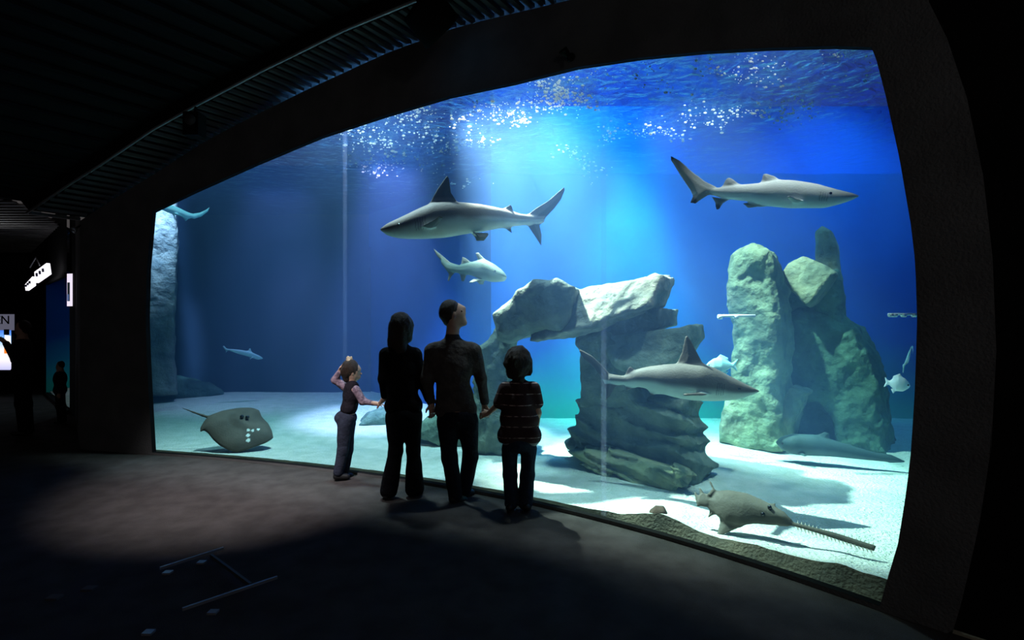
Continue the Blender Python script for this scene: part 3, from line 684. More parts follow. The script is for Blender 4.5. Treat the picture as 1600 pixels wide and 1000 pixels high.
# 4 small shark under the first
swimmer('shark', Pln(735, 418, 6.4, -25), 1,
    c1([(560, 720), (600, 760), (690, 772), (750, 760), (820, 742), (880, 735), (940, 765), (1000, 810), (1030, 850)]),
    c1([(560, 760), (600, 810), (680, 828), (780, 845), (850, 875), (930, 893), (990, 890), (1020, 885), (1030, 865)]),
    [c1([(500, 652), (560, 700), (620, 750), (680, 775), (650, 830), (630, 850), (612, 885), (600, 880), (610, 835), (560, 750), (520, 700)]), c1([(700, 775), (712, 712), (740, 725), (780, 755)]),
     c1([(830, 745), (808, 690), (830, 684), (880, 735), (890, 760)]), c1([(690, 825), (705, 885), (725, 885), (745, 830)])],
    [(560+880/4.444, 560+800/4.444, 240+865/4.444, .18, .1, 20, .35)], h=.008,
    backc=(.10, .14, .12), bellyc=(.26, .32, .29), finc=(.22, .21, .17), split=.1, bend=.1, eye=(560+965/4.444, 240+820/4.444, .012), label='small pale green shark swimming right beneath the big one')
# 5 nurse shark resting on sand at the foot of the tower
c5 = lambda P: cr(1080, 340, 2.5, P)
swimmer('shark', Pln(1305, 712, 5.75, 8), -1,
    c5([(330, 875), (350, 855), (400, 845), (480, 848), (540, 865), (620, 890), (700, 915), (800, 940), (838, 958)]),
    c5([(330, 880), (350, 905), (400, 925), (480, 930), (560, 935), (650, 945), (740, 955), (800, 960), (838, 961)]),
    [c5([(480, 855), (520, 838), (540, 842), (540, 880)]), c5([(590, 890), (620, 885), (640, 905)]), c5([(720, 925), (780, 928), (838, 956), (780, 962)])],
    [(1080+400/2.5, 1080+440/2.5, 340+915/2.5, .15, .08, 0, .4)],
    backc=(.035, .06, .06), bellyc=(.07, .1, .1), split=-.2, bend=.05, eye=(1080+355/2.5, 340+878/2.5, .014), label='dim teal shark resting on the sand at the foot of the rock tower')
# 6 far small shark left
swimmer('shark', Pln(383, 554, 10.2, 0), 1,
    [(355, 545), (372, 546), (390, 549), (404, 555), (411, 559)], [(355, 547), (372, 553), (390, 558), (402, 562), (411, 561)],
    [[(357, 547), (350, 540), (347, 541), (353, 549), (350, 554)], [(386, 549), (391, 543), (394, 551)]],
    [(398, 393, 557, .14, .08, 20, .3)], h=.012, backc=(.3, .45, .5), bellyc=(.5, .65, .7), split=0, label='dim distant shark swimming right in the dark left part of the tank')
# 7 top left fish curving out of the window corner
swimmer('shark', Pln(290, 328, 8.2, 20), -1,
    [(250, 316), (262, 318), (278, 324), (292, 331), (306, 336)], [(250, 326), (262, 332), (278, 337), (292, 341), (306, 341)],
    [[(300, 334), (312, 332), (321, 328), (328, 323), (325, 331), (314, 339), (302, 342)], [(282, 335), (290, 346), (297, 341)]],
    [(268, 275, 332, .2, .1, 20, .3)], h=.012, backc=(.3, .62, .7), bellyc=(.5, .8, .9), split=.2, label='small turquoise shark in the top left corner with upcurved tail')
# fish
def fishy(PL, head, px, py, ln, ht, ang, label, backc, bellyc, h=.005, group=None):
    ca, sa = math.cos(math.radians(ang)), math.sin(math.radians(ang))
    def T(P): return [(px+(a*ca-b*sa)*ln, py+(a*sa+b*ca)*ln) for a, b in P]
    # side outline in fish lengths, head at -x (head<0)
    k = head*-1
    tp = [(-.5*k, -.01), (-.42*k, -.09*ht), (-.25*k, -.19*ht), (0, -.22*ht), (.2*k, -.12*ht), (.33*k, -.045*ht)]
    bt = [(-.5*k, .02), (-.42*k, .09*ht), (-.25*k, .18*ht), (0, .2*ht), (.2*k, .11*ht), (.33*k, .04*ht)]
    fn = [[(.28*k, -.04), (.5*k, -.2), (.43*k, 0), (.5*k, .2), (.28*k, .04)], [(-.2*k, -.16*ht), (-.05*k, -.3*ht), (.2*k, -.2*ht), (.2*k, -.08*ht)], [(0, .17*ht), (.1*k, .28*ht), (.22*k, .15*ht)]]
    return swimmer('fish', PL, head, T(tp), T(bt), [T(f) for f in fn], [], h=h, wide=.42, backc=backc, bellyc=bellyc, label=label, cat='fish', eye=(T([(-.4*k, -.02)])[0][0], T([(-.4*k, -.02)])[0][1], .008), headw=0)
fishy(Pln(1127, 571, 6.1), -1, 1128, 571, 50, 1.15, 0, 'teal fish between the shark\'s dorsal fin and the rock tower', (.35, .7, .68), (.6, .85, .8))
fishy(Pln(1404, 600, 5.0), 1, 1402, 600, 42, 1.35, 8, 'plump white fish beside the right edge of the window', (.85, .92, .95), (.95, .97, 1))
swimmer('fish', Pln(1419, 561, 5.0), 1,
    [(1411, 572), (1415, 562), (1419, 551), (1423, 542), (1425, 540)], [(1411, 574), (1420, 566), (1426, 556), (1427, 548), (1425, 541)],
    [[(1410, 568), (1414, 572), (1412, 583), (1410, 583), (1411, 574)]], [], h=.005, wide=.35, backc=(.45, .8, .85), bellyc=(.75, .9, .95), label='slim fish hanging head up above the plump white fish', cat='fish', headw=0)
# ------------------------------------------------------------ stingray
def flat_ray(name, PL, lobes, h, tubes, label, backc, bellyc, spots=(), tips=(), cat='ray', nshift=0.0):
    PP = [(PL.poly(P), tm, fo, nz) for P, tm, fo, nz in lobes]
    ax = [p[0] for P in PP for p in P[0]]+[PL(*p)[0] for T_ in tubes for p in T_[0]]; az = [p[1] for P in PP for p in P[0]]+[PL(*p)[1] for T_ in tubes for p in T_[0]]
    fl = Fld((min(ax)-.04, -.16, min(az)-.04), (max(ax)+.04, .16, max(az)+.04), h)
    x = fl.X[0][:, None, None]; y = fl.X[1][None, :, None]; z = fl.X[2][None, None, :]
    for P, tm, fo, nz in PP: fin_put(fl, P, x, z, (y-nz)*np.ones_like(z), tm, .03, fo, .004, dome=(tm/fo if tm > .05 else 0))
    for T_, r0, r1 in tubes:
        q = [PL(*p) for p in T_]; n_ = len(q)
        for i in range(n_-1): fl.cap((q[i][0], 0, q[i][1]), (q[i+1][0], 0, q[i+1][1]), r0+(r1-r0)*i/(n_-1), r0+(r1-r0)*(i+1)/(n_-1), .015)
    bc = np.array(backc); wc = np.array(bellyc)
    def colf(V):
        n = fbm(V[:, 0]*7, V[:, 1]*7, V[:, 2]*7, 3)[:, None]; C = np.where(V[:, 1:2] < .035, bc*(1+.5*n), wc)
        for (u, v, r) in spots:
            a, b = PL(u, v); k_ = (np.hypot(V[:, 0]-a, V[:, 2]-b) < r) & (V[:, 1] < 0); C[k_] = (.8, .85, .8)
        return np.clip(C, 0, 1)
    o = fl.obj(name, M['skinfish'], None, colf); o.matrix_world = PL.mx; tag(o, label, cat)
    return o
def bead(parent, name, PL, u, v, n, r, m):
    a, b = PL(u, v); u_, v_ = np.mgrid[0:9, 0:7]; ph = u_*2*PI/8; th = v_*PI/6
    Vv = np.stack([a+r*np.sin(th)*np.cos(ph), n+r*np.sin(th)*np.sin(ph), b+r*np.cos(th)], -1).reshape(-1, 3)
    Ff = [(i*7+j, i*7+j+1, (i+1)*7+j+1, (i+1)*7+j) for i in range(8) for j in range(6)]
    return mesh_obj(name, Vv, Ff, m, parent)
c6 = lambda P: cr(280, 620, 8.889, P)
PR = Pln(372, 702, 6.2, 0, 48)
ray = flat_ray('stingray', PR, [(c6([(420, 265), (600, 200), (800, 165), (1000, 155), (1110, 190), (1150, 290), (1240, 380), (1290, 480), (1308, 572), (1200, 635), (1050, 690), (900, 740), (800, 768), (700, 742), (560, 670), (470, 590), (400, 500), (345, 460), (290, 492), (295, 430), (350, 340)]), .085, .22, 0),
    (c6([(620, 330), (800, 250), (960, 280), (1080, 400), (1150, 500), (1000, 560), (850, 540), (700, 480)]), .12, .35, -.01)], .011,
    [(c6([(430, 290), (330, 260), (200, 215), (30, 150)]), .018, .006)],
    'brown grey stingray gliding low over the sand at the left', (.085, .07, .056), (.4, .45, .45), [(280+960/8.889, 620+640/8.889, .022), (280+955/8.889, 620+580/8.889, .02), (280+960/8.889, 620+520/8.889, .018), (280+1020/8.889, 620+520/8.889, .016), (280+1095/8.889, 620+500/8.889, .016)])
for u, v in ((870, 355), (945, 362)): bead(ray, 'eye', PR, 280+u/8.889, 620+v/8.889, -.115, .024, M['eye'])
# ------------------------------------------------------------ sawfish
c7 = lambda P: cr(960, 720, 3.478, P)
PS = Pln(1150, 835, 3.70, 0, 46)
rost = c7([(880, 300), (960, 330), (1060, 355), (1200, 390), (1425, 462), (1412, 492), (1300, 458), (1150, 408), (1000, 362), (900, 340)])
saw = flat_ray('sawfish', PS, [(c7([(540, 168), (620, 163), (720, 180), (790, 210), (860, 245), (920, 280), (960, 320), (940, 350), (860, 346), (760, 338), (690, 348), (600, 330), (560, 290), (530, 240)]), .065, .3, 0),
    (c7([(590, 250), (700, 320), (690, 350), (640, 372), (552, 413), (572, 330)]), .02, .2, .02), (c7([(780, 240), (878, 222), (870, 260), (850, 290)]), .02, .2, .02),
    (c7([(560, 180), (600, 240), (560, 290), (500, 250), (460, 225), (480, 190), (530, 185)]), .03, .3, 0),
    (c7([(500, 195), (470, 150), (458, 148), (472, 215), (500, 235)]), .014, .2, 0), (c7([(470, 210), (432, 158), (438, 200), (450, 250), (490, 240)]), .014, .2, 0),
    (c7([(520, 195), (545, 165), (530, 125), (510, 110), (532, 160), (512, 190)]), .014, .2, -.02), (c7([(525, 255), (503, 306), (530, 290), (560, 265)]), .014, .2, .02),
    (rost, .014, .4, 0)], .007, [], 'sandy grey sawfish with long toothed snout on the sand near the glass', (.11, .10, .08), (.4, .45, .4), cat='sawfish')
for u, v in ((805, 308), (842, 272)): bead(saw, 'eye', PS, 960+u/3.478, 720+v/3.478, -.052, .016, M['eye'])
for side, (a, b) in enumerate((((985, 342), (1418, 466)), ((985, 358), (1405, 488)))):
    pa, pb = PS(*c7([a])[0]), PS(*c7([b])[0])
    for k in range(20):
        t = (k+.5)/20; x_ = pa[0]+(pb[0]-pa[0])*t; z_ = pa[1]+(pb[1]-pa[1])*t; sg_ = 1 if side == 0 else -1
        Vv = [(x_-.006, -.004, z_), (x_+.006, -.004, z_), (x_+.006, .004, z_), (x_-.006, .004, z_), (x_+.004, 0, z_+sg_*.03)]
        mesh_obj('tooth', Vv, [(0, 1, 4), (1, 2, 4), (2, 3, 4), (3, 0, 4), (3, 2, 1, 0)], M['skinfish'], saw, False, (.5, .48, .4))
# ------------------------------------------------------------ people
M['skin'] = mat('skin', (0.50, 0.31, 0.23), (0.44, 0.27, 0.20), 20, 0.55)
def cloth(name, c, c2=None, scale=14): return mat(name, c, c2, scale, 0.95, 0.6, 30, spec=0.08)
M['sweater'] = cloth('grey_knit', (.075, .065, .062), (.05, .044, .042)); M['jeans'] = cloth('dark_jeans', (.012, .014, .022)); M['jacket'] = cloth('black_jacket', (.004, .004, .005))
M['trouser'] = cloth('black_trousers', (.006, .006, .008)); M['hair'] = mat('dark_hair', (.018, .011, .008), (.035, .02, .014), 40, .6, 0.8, 90, stretch=(3, 3, .4)); M['shoe'] = mat('black_shoe', (.01, .01, .011), None, 5, .5)
M['sole'] = mat('pale_sole', (.35, .34, .32), None, 5, .7)
M['pink'] = cloth('pink_grey_sleeve', (.26, .18, .22), (.10, .07, .10), 40); M['vest'] = cloth('dark_vest', (.015, .013, .018)); M['paleJ'] = cloth('faded_jeans', (.03, .035, .055), (.018, .02, .032)); M['clip'] = cloth('beige_scrunchie', (.45, .34, .24))
M['under'] = cloth('pale_undershirt', (.25, .27, .3)); M['boyj'] = cloth('blue_jeans', (.02, .03, .05))
def striped():
    N = NT('striped_shirt'); b = N.n('ShaderNodeBsdfPrincipled'); b.inputs['Roughness'].default_value = .95; N.l(b.outputs[0], N.out.inputs[0])
    tc = N.n('ShaderNodeTexCoord'); sp = N.n('ShaderNodeSeparateXYZ'); N.l(tc.outputs['Object'], sp.inputs[0])
    m1 = N.n('ShaderNodeMath', operation='MULTIPLY'); m1.inputs[1].default_value = 11.0; N.l(sp.outputs['Z'], m1.inputs[0])
    f = N.n('ShaderNodeMath', operation='FRACT'); N.l(m1.outputs[0], f.inputs[0])
    g = N.n('ShaderNodeMath', operation='LESS_THAN'); g.inputs[1].default_value = .09; N.l(f.outputs[0], g.inputs[0])
    no = N.n('ShaderNodeTexNoise'); no.inputs['Scale'].default_value = 22; N.l(tc.outputs['Object'], no.inputs['Vector'])
    g2 = N.n('ShaderNodeMapRange'); g2.inputs[1].default_value = .4; g2.inputs[2].default_value = .62; N.l(no.outputs['Fac'], g2.inputs[0])
    g3 = N.n('ShaderNodeMath', operation='MULTIPLY'); N.l(g.outputs[0], g3.inputs[0]); N.l(g2.outputs[0], g3.inputs[1]); g = g3
    mx = N.n('ShaderNodeMix', data_type='RGBA'); N.l(g.outputs[0], mx.inputs['Factor']); mx.inputs['A'].default_value = (.03, .010, .012, 1); mx.inputs['B'].default_value = (.42, .30, .28, 1)
    N.l(mx.outputs['Result'], b.inputs['Base Color']); return N.m
M['stripes'] = striped()
class Body:
    def __init__(s, u, Y, label, cat='person', yaw=0, sc=None):
        s.Y = Y; s.P = Pln(u, 500+EYE*F/Y, Y, yaw); s.root = empty('person', s.P.O); s.root.rotation_euler = s.P.mx.to_euler()
        tag(s.root, label, cat); s.k = sc or 1.0
    def j(s, q):
        a, b = s.P(q[0], q[1]); d = q[2] if len(q) > 2 else 0.0
        f = (s.Y+d)/s.Y; return ((a)*f, d, (b+0-EYE)*f+EYE)   # keeps the joint on its line of sight when moved in depth
    def layer(s, name, m, prims, h=.008, noise=0, nf=6, cuts=(), col=None, label=None, hands=()):
        pts = []
        for p in prims:
            if p[0] == 'c': pts += [(s.j(p[1]), max(p[3:5])*max(1, p[6] if len(p) > 6 else 1)), (s.j(p[2]), max(p[3:5])*max(1, p[6] if len(p) > 6 else 1))]
            else: pts += [(s.j(p[1]), max(p[2]))]
        for hd in hands: pts += [(s.j(hd[0]), .2*hd[4])]
        lo = np.min([np.array(p)-r for p, r in pts], 0)-.04; hi = np.max([np.array(p)+r for p, r in pts], 0)+.04
        fl = Fld(lo, hi, h)
        for p in prims:
            if p[0] == 'c':
                sy = p[6] if len(p) > 6 else 1
                fl.cap(s.j(p[1]), s.j(p[2]), p[3], p[4], p[5], sy=sy)
            else: fl.ell(s.j(p[1]), p[2], p[3])
        for hd in hands: s.hand(fl, *hd)
        x = fl.X[0][:, None, None]; y = fl.X[1][None, :, None]; z = fl.X[2][None, None, :]
        for c in cuts:                                 # keep the side where n.(p-c) < 0
            q = s.j(c[0]); n = c[1]; fl.A[:] = np.maximum(fl.A, (x-q[0])*n[0]+(y-q[1])*n[1]+(z-q[2])*n[2])
        if noise:
            nx, ny, nz = np.broadcast_arrays(x*nf, y*nf, z*nf*.7); fl.A += (noise*fbm(nx+3, ny, nz+s.Y, 3)).astype(np.float32)
        o = fl.obj(name, m, s.root); 
        if label: o['label'] = label
        return o
    def hand(s, fl, wrist, d, n, l, sc, curl=50):
        w_ = np.array(s.j(wrist)); d = np.array(Vector(d).normalized()); n = np.array(Vector(n).normalized()); l = np.array(Vector(l).normalized())
        fl.cap(w_, w_+d*.03*sc, .024*sc, .026*sc, .02)
        for i in range(3): fl.cap(w_+d*.03*sc+l*(i-1)*.019*sc, w_+d*.085*sc+l*(i-1)*.024*sc, .017*sc, .015*sc, .012)
        for i, ln in enumerate((.85, 1.0, .95, .75)):
            a = w_+d*.088*sc-l*(i-1.5)*-.021*sc; r = .0088*sc; c = a
            for k, (sg, fr) in enumerate(((.042, .5), (.028, 1.3), (.02, 1.9))):
                t = math.radians(curl*fr); q = c+(d*math.cos(t)+n*math.sin(t))*sg*ln*sc; fl.cap(c, q, r, r*.9, .003); c = q; r *= .92
        a = w_+d*.03*sc+l*.03*sc; q = a+(d*.6+l*.55+n*.35)*.045*sc; fl.cap(a, q, .014*sc, .011*sc, .01); fl.cap(q, q+(d*.8+n*.45)*.035*sc, .011*sc, .008*sc, .004)
    def eyes(s, pts, r=.011):
        for p in pts:
            q = s.j(p); u_, v_ = np.mgrid[0:9, 0:7]; ph = u_*2*PI/8; th = v_*PI/6
            V = np.stack([q[0]+r*np.sin(th)*np.cos(ph), q[1]+r*np.sin(th)*np.sin(ph), q[2]+r*np.cos(th)], -1).reshape(-1, 3)
            mesh_obj('eye', V, [(i*7+j, i*7+j+1, (i+1)*7+j+1, (i+1)*7+j) for i in range(8) for j in range(6)], M['eye'], s.root)
C = 'c'; E = 'e'
# ---- the man, head tilted up, holding hands on both sides
b = Body(714, 4.6, 'man in a grey sweater and dark jeans looking up to the right, holding two hands')
b.layer('body', M['skin'], [(E, (706, 489), (.088, .085, .108), .02), (C, (712, 496), (721, 502), .06, .045, .03), (C, (722, 503), (726, 505), .03, .02, .02), (C, (720.5, 484), (724, 488.5), .014, .016, .012), (E, (716, 491), (.062, .06, .085), .03),
    (C, (716, 481), (724, 482), .03, .022, .02), (C, (722, 494.5), (725, 495.5), .014, .011, .01), (C, (722, 498.5), (725, 499), .013, .010, .008), (E, (709, 492, -.082), (.016, .010, .03), .01), (E, (714, 489, .082), (.016, .010, .03), .01),
    (C, (709, 505), (706, 530), .056, .062, .04), (C, (682, 545), (733, 544), .055, .055, .05), (E, (708, 575), (.16, .105, .2), .06), (E, (711, 620), (.14, .095, .14), .06), (E, (714, 648), (.15, .11, .11), .05),
    (C, (672, 548), (668, 592, .01), .046, .038, .03), (C, (668, 592, .01), (674, 630, .03), .038, .026, .02), (C, (742, 547), (751, 592, .01), .046, .038, .03), (C, (751, 592, .01), (757, 630, .06), .038, .026, .02),
    (C, (699, 655), (703, 715), .08, .052, .04), (C, (703, 715), (711, 772), .052, .035, .03), (C, (731, 655), (735, 712, .05), .08, .052, .04), (C, (735, 712, .05), (727, 764, .12), .052, .035, .03), (C, (711, 776, 0), (722, 780, .06), .033, .025, .02), (C, (727, 770, .12), (736, 771, .2), .033, .025, .02)],
    h=.006, hands=[((674, 630, .03), (.12, .05, -1), (-.6, .7, 0), (-.7, -.7, 0), .95, 40), ((757, 630, .06), (-.02, .1, -1), (.7, .5, .1), (.5, -.8, 0), .95, 40)])
b.layer('hair', M['hair'], [(E, (703, 486.5), (.098, .095, .108), .02), (C, (698, 492), (701, 502), .06, .045, .03)], h=.006, cuts=[((715, 480, 0), (.93, 0, -.1))], noise=.008, nf=30, label='short dark hair')
b.layer('sweater', M['sweater'], [(C, (707, 527), (707, 534), .068, .085, .05), (C, (682, 547), (733, 546), .072, .072, .06), (E, (707, 572), (.195, .13, .2), .07), (E, (710, 618), (.165, .115, .15), .07), (C, (698, 640), (727, 640), .105, .105, .04, .95),
    (C, (673, 549), (667, 592, .01), .064, .052, .04), (C, (667, 592, .01), (673, 627, .03), .052, .036, .03), (C, (742, 548), (752, 592, .01), .064, .052, .04), (C, (752, 592, .01), (757, 627, .06), .052, .036, .03)], noise=.012, nf=7, cuts=[((712, 651, 0), (0, 0, -1))])
b.layer('jeans', M['jeans'], [(E, (714, 648), (.172, .13, .13), .05), (C, (699, 660), (703, 716), .094, .07, .03), (C, (703, 716), (711, 774), .07, .062, .03), (C, (731, 660), (735, 713, .05), .094, .07, .03), (C, (735, 713, .05), (727, 764, .12), .07, .06, .03)], noise=.01, nf=8, cuts=[((712, 641, 0), (0, 0, 1))])
b.layer('shoe', M['shoe'], [(C, (708, 779, -.02), (724, 781.5, .05), .042, .040, .02), (C, (708, 781, -.02), (728, 783, .07), .03, .026, .02)], h=.006, cuts=[((712, 785.5, 0), (0, 0, -1))])
b.layer('shoe', M['shoe'], [(C, (727, 769.5, .12), (736, 770, .17), .042, .036, .02), (C, (726, 772, .12), (738, 772, .2), .03, .026, .02)], h=.006, cuts=[((712, 785.5, 0), (0, 0, -1))])
b.eyes([(721, 486.5, -.05)], .009)
# ---- the woman
b = Body(628, 4.7, 'woman in black jacket and flared trousers with long hair, between the man and the girl')
b.layer('body', M['skin'], [(E, (627, 507), (.078, .088, .105), .02), (C, (630, 516, .03), (633, 520, .05), .055, .04, .03), (C, (630, 509, .088), (631, 512, .105), .009, .011, .01), (C, (629, 518), (627, 540), .048, .055, .04), (E, (618, 511, .01), (.01, .015, .028), .01), (E, (638, 511, 0), (.01, .015, .028), .01),
    (C, (606, 552), (646, 552), .045, .045, .05), (E, (626, 575), (.14, .09, .17), .06), (E, (629, 615), (.115, .085, .12), .06), (E, (631, 648), (.135, .10, .10), .05),
    (C, (602, 553), (599, 592, .02), .04, .034, .03), (C, (599, 592, .02), (601, 622, .14), .034, .024, .02), (C, (650, 553), (660, 594, -.02), .04, .034, .03), (C, (660, 594, -.02), (670, 626, -.02), .034, .024, .02),
    (C, (618, 655), (619, 703), .08, .052, .04), (C, (619, 703), (609, 764), .052, .033, .03), (C, (644, 655), (646, 703), .08, .052, .04), (C, (646, 703), (647, 760, .03), .052, .033, .03), (C, (608, 770), (608, 774, .1), .03, .024, .02), (C, (647, 764, .03), (652, 767, .12), .03, .024, .02)],
    h=.006, hands=[((600, 624, .14), (-.3, .8, -.3), (-.5, -.2, -.8), (.2, -.2, .9), .85, 45), ((670, 626, -.02), (.3, .1, -1), (.6, .5, .2), (.4, -.8, 0), .85, 45)])
b.layer('hair', M['hair'], [(E, (627, 507), (.104, .105, .118), .03), (C, (616, 515), (613, 538), .052, .042, .05), (C, (627, 515, -.03), (626, 545, -.05), .07, .06, .05), (C, (638, 512), (639, 528), .045, .032, .05)], h=.007, noise=.014, nf=26, label='long dark hair')
b.layer('jacket', M['jacket'], [(C, (627, 535), (627, 545), .055, .07, .05), (C, (606, 553), (646, 553), .06, .06, .06), (E, (626, 578), (.165, .115, .18), .06), (E, (629, 612), (.14, .105, .14), .06), (C, (618, 634), (644, 634), .10, .10, .04),
    (C, (602, 554), (599, 592, .02), .055, .046, .03), (C, (599, 592, .02), (601, 618, .13), .046, .035, .03), (C, (650, 554), (660, 594, -.02), .055, .046, .03), (C, (660, 594, -.02), (669, 623, -.02), .046, .036, .03)], noise=.01, cuts=[((630, 645, 0), (0, 0, -1))])
b.layer('trousers', M['trouser'], [(E, (631, 649), (.165, .122, .11), .05), (C, (618, 660), (619, 704), .088, .064, .03), (C, (619, 704), (607, 766), .064, .08, .03), (C, (644, 660), (646, 704), .088, .064, .03), (C, (646, 704), (648, 763), .064, .082, .03)], noise=.01, nf=8, cuts=[((630, 773.5, 0), (0, 0, -1))])
b.layer('shoe', M['shoe'], [(C, (604, 774.5, -.04), (612, 774, .06), .034, .03, .02)], h=.006, cuts=[((604, 777, 0), (0, 0, -1))])
b.layer('shoe', M['shoe'], [(C, (650, 772, 0), (659, 772, .08), .034, .03, .02)], h=.006, cuts=[((604, 777, 0), (0, 0, -1))])
b.eyes([(625, 506, .085), (634, 506, .085)], .010)
# ---- the boy
b = Body(810, 4.38, 'boy in a dark striped t-shirt and jeans with bobbed hair, holding the man\'s hand')
b.layer('body', M['skin'], [(E, (810, 562), (.075, .085, .10), .02), (C, (810, 572, .03), (810, 575, .045), .05, .035, .03), (C, (810, 565, .085), (810, 567, .098), .008, .009, .01), (C, (811, 575), (811, 594), .04, .045, .04), (E, (797, 566), (.01, .015, .024), .01), (E, (824, 566), (.01, .015, .024), .01),
    (C, (792, 606), (830, 606), .036, .036, .04), (E, (811, 632), (.125, .08, .15), .05), (E, (811, 665), (.11, .08, .12), .05), (E, (812, 692), (.125, .09, .08), .05),
    (C, (788, 607), (779, 631, .01), .036, .03, .03), (C, (779, 631, .01), (764, 645, .12), .03, .021, .02), (C, (834, 607), (840, 645), .036, .031, .03), (C, (840, 645), (837, 674, .03), .031, .022, .02),
    (C, (797, 700), (797, 742), .06, .043, .03), (C, (797, 742), (798, 785), .043, .03, .03), (C, (826, 700), (824, 742), .06, .043, .03), (C, (824, 742), (822, 785), .043, .03, .03), (C, (797, 790), (797, 792, .06), .026, .022, .02), (C, (823, 790), (824, 792, .06), .026, .022, .02)],
    h=.0055, hands=[((764, 645, .12), (-.9, .3, -.35), (.1, .8, -.3), (-.2, .3, .9), .72, 45), ((837, 674, .03), (-.15, .1, -1), (-.7, .6, 0), (0, .9, 0), .72, 30)])
b.layer('hair', M['hair'], [(E, (810, 561), (.108, .105, .115), .03), (C, (799, 568), (798, 583), .055, .045, .05), (C, (822, 568), (825, 581), .05, .04, .05), (C, (811, 570, -.03), (811, 590, -.05), .07, .045, .05)], h=.007, noise=.018, nf=28, label='dark bobbed hair')
b.layer('shirt', M['stripes'], [(C, (811, 592), (811, 598), .045, .06, .04), (C, (793, 606), (829, 606), .05, .05, .05), (E, (811, 632), (.145, .105, .16), .05), (C, (799, 655), (825, 655), .10, .10, .04), (C, (795, 680), (829, 680), .098, .098, .04),
    (C, (788, 607), (780, 629), .052, .052, .03), (C, (835, 607), (840, 630), .052, .052, .03)], noise=.008, cuts=[((811, 690, 0), (0, 0, -1))])
b.layer('undershirt', M['under'], [(C, (797, 682), (829, 682), .09, .09, .03)], cuts=[((811, 697, 0), (0, 0, -1)), ((811, 680, 0), (0, 0, 1))], noise=.006, label='pale undershirt hem')
b.layer('jeans', M['boyj'], [(E, (812, 692), (.138, .10, .09), .04), (C, (797, 702), (797, 742), .072, .06, .02), (C, (797, 742), (798, 786), .06, .058, .02), (C, (826, 702), (824, 742), .072, .06, .02), (C, (824, 742), (821, 786), .06, .06, .02)], noise=.009, nf=9)
b.layer('shoe', M['shoe'], [(C, (796, 793, -.05), (796, 793, .08), .034, .03, .02)], h=.006, cuts=[((604, 797.5, 0), (0, 0, -1))])
b.layer('shoe', M['shoe'], [(C, (823, 793, -.05), (825, 793, .08), .034, .03, .02)], h=.006, cuts=[((604, 797.5, 0), (0, 0, -1))])
b.eyes([(804, 561, .08), (816, 561, .08)], .009)
# ---- the girl
b = Body(536, 5.26, 'little girl in profile with pinkish sleeves and a hand raised behind her head')
b.layer('body', M['skin'], [(E, (549, 579), (.085, .075, .098), .02), (C, (553, 586), (559, 589), .045, .028, .03), (C, (561, 581), (564.5, 584), .006, .009, .008), (C, (559, 576), (561, 577), .03, .02, .02), (C, (560.5, 587), (562.5, 588), .01, .007, .008), (E, (551, 582, -.072), (.013, .008, .024), .01),
    (C, (551, 590), (549, 602), .036, .042, .04), (C, (549, 607, -.07), (549, 607, .07), .038, .038, .04), (E, (549, 619), (.07, .10, .12), .05), (E, (546, 639), (.065, .09, .09), .05), (E, (540, 655), (.085, .10, .08), .05),
    (C, (556, 609, -.09), (567, 627, -.12), .033, .027, .03), (C, (567, 627, -.12), (588, 631, -.22), .027, .020, .02), (C, (543, 607, .08), (523, 594, .10), .033, .027, .03), (C, (523, 594, .10), (531, 580, .06), .027, .020, .02),
    (C, (540, 660, -.06), (536, 703, -.06), .062, .042, .03), (C, (536, 703, -.06), (529, 740, -.06), .042, .028, .03), (C, (544, 660, .06), (543, 703, .06), .062, .042, .03), (C, (543, 703, .06), (537, 738, .07), .042, .028, .03), (C, (530, 743, -.06), (538, 744, -.06), .025, .02, .02), (C, (538, 741, .07), (546, 742, .07), .025, .02, .02)],
    h=.0055, hands=[((588, 631, -.22), (.85, -.5, 0), (0, .2, -1), (.1, -1, 0), .66, 45), ((531, 580, .06), (.4, -.3, .8), (.7, -.5, -.3), (-.5, -.6, .3), .66, 35)])
b.layer('hair', M['hair'], [(E, (547, 576.5), (.093, .085, .104), .02), (C, (541, 583), (543, 592), .05, .04, .03)], h=.006, cuts=[((567, 570, 0), (.95, 0, -.3))], noise=.010, nf=28, label='dark hair tied up')
b.layer('scrunchie', M['clip'], [(E, (545, 565), (.038, .035, .028), .02), (C, (546, 563), (543, 560), .028, .018, .02), (C, (547, 563), (549, 559), .02, .014, .02)], h=.005, noise=.012, nf=40, label='beige scrunchie around a small topknot')
b.layer('sleeve', M['pink'], [(C, (556, 609, -.09), (567, 627, -.12), .045, .037, .03), (C, (567, 627, -.12), (587, 631, -.21), .037, .026, .02)], h=.006, noise=.008, nf=12, label='pinkish patterned sleeve')
b.layer('sleeve', M['pink'], [(C, (543, 607, .08), (523, 594, .10), .045, .036, .03), (C, (523, 594, .10), (530, 582, .06), .036, .027, .02)], h=.006, noise=.008, nf=12, label='pinkish patterned sleeve')
b.layer('vest', M['vest'], [(C, (550, 604, -.05), (550, 604, .05), .055, .055, .04), (E, (549, 618), (.088, .12, .13), .05), (E, (545, 638), (.085, .11, .08), .05)], noise=.008, cuts=[((545, 646, 0), (-.1, 0, -1))])
b.layer('jeans', M['paleJ'], [(E, (540, 653), (.11, .12, .085), .04), (C, (539, 662, -.05), (536, 703, -.06), .078, .056, .02), (C, (536, 703, -.06), (529, 738, -.06), .056, .05, .02), (C, (544, 662, .06), (543, 703, .06), .078, .056, .02), (C, (543, 703, .06), (537, 736, .07), .056, .05, .02)], noise=.009, nf=9)
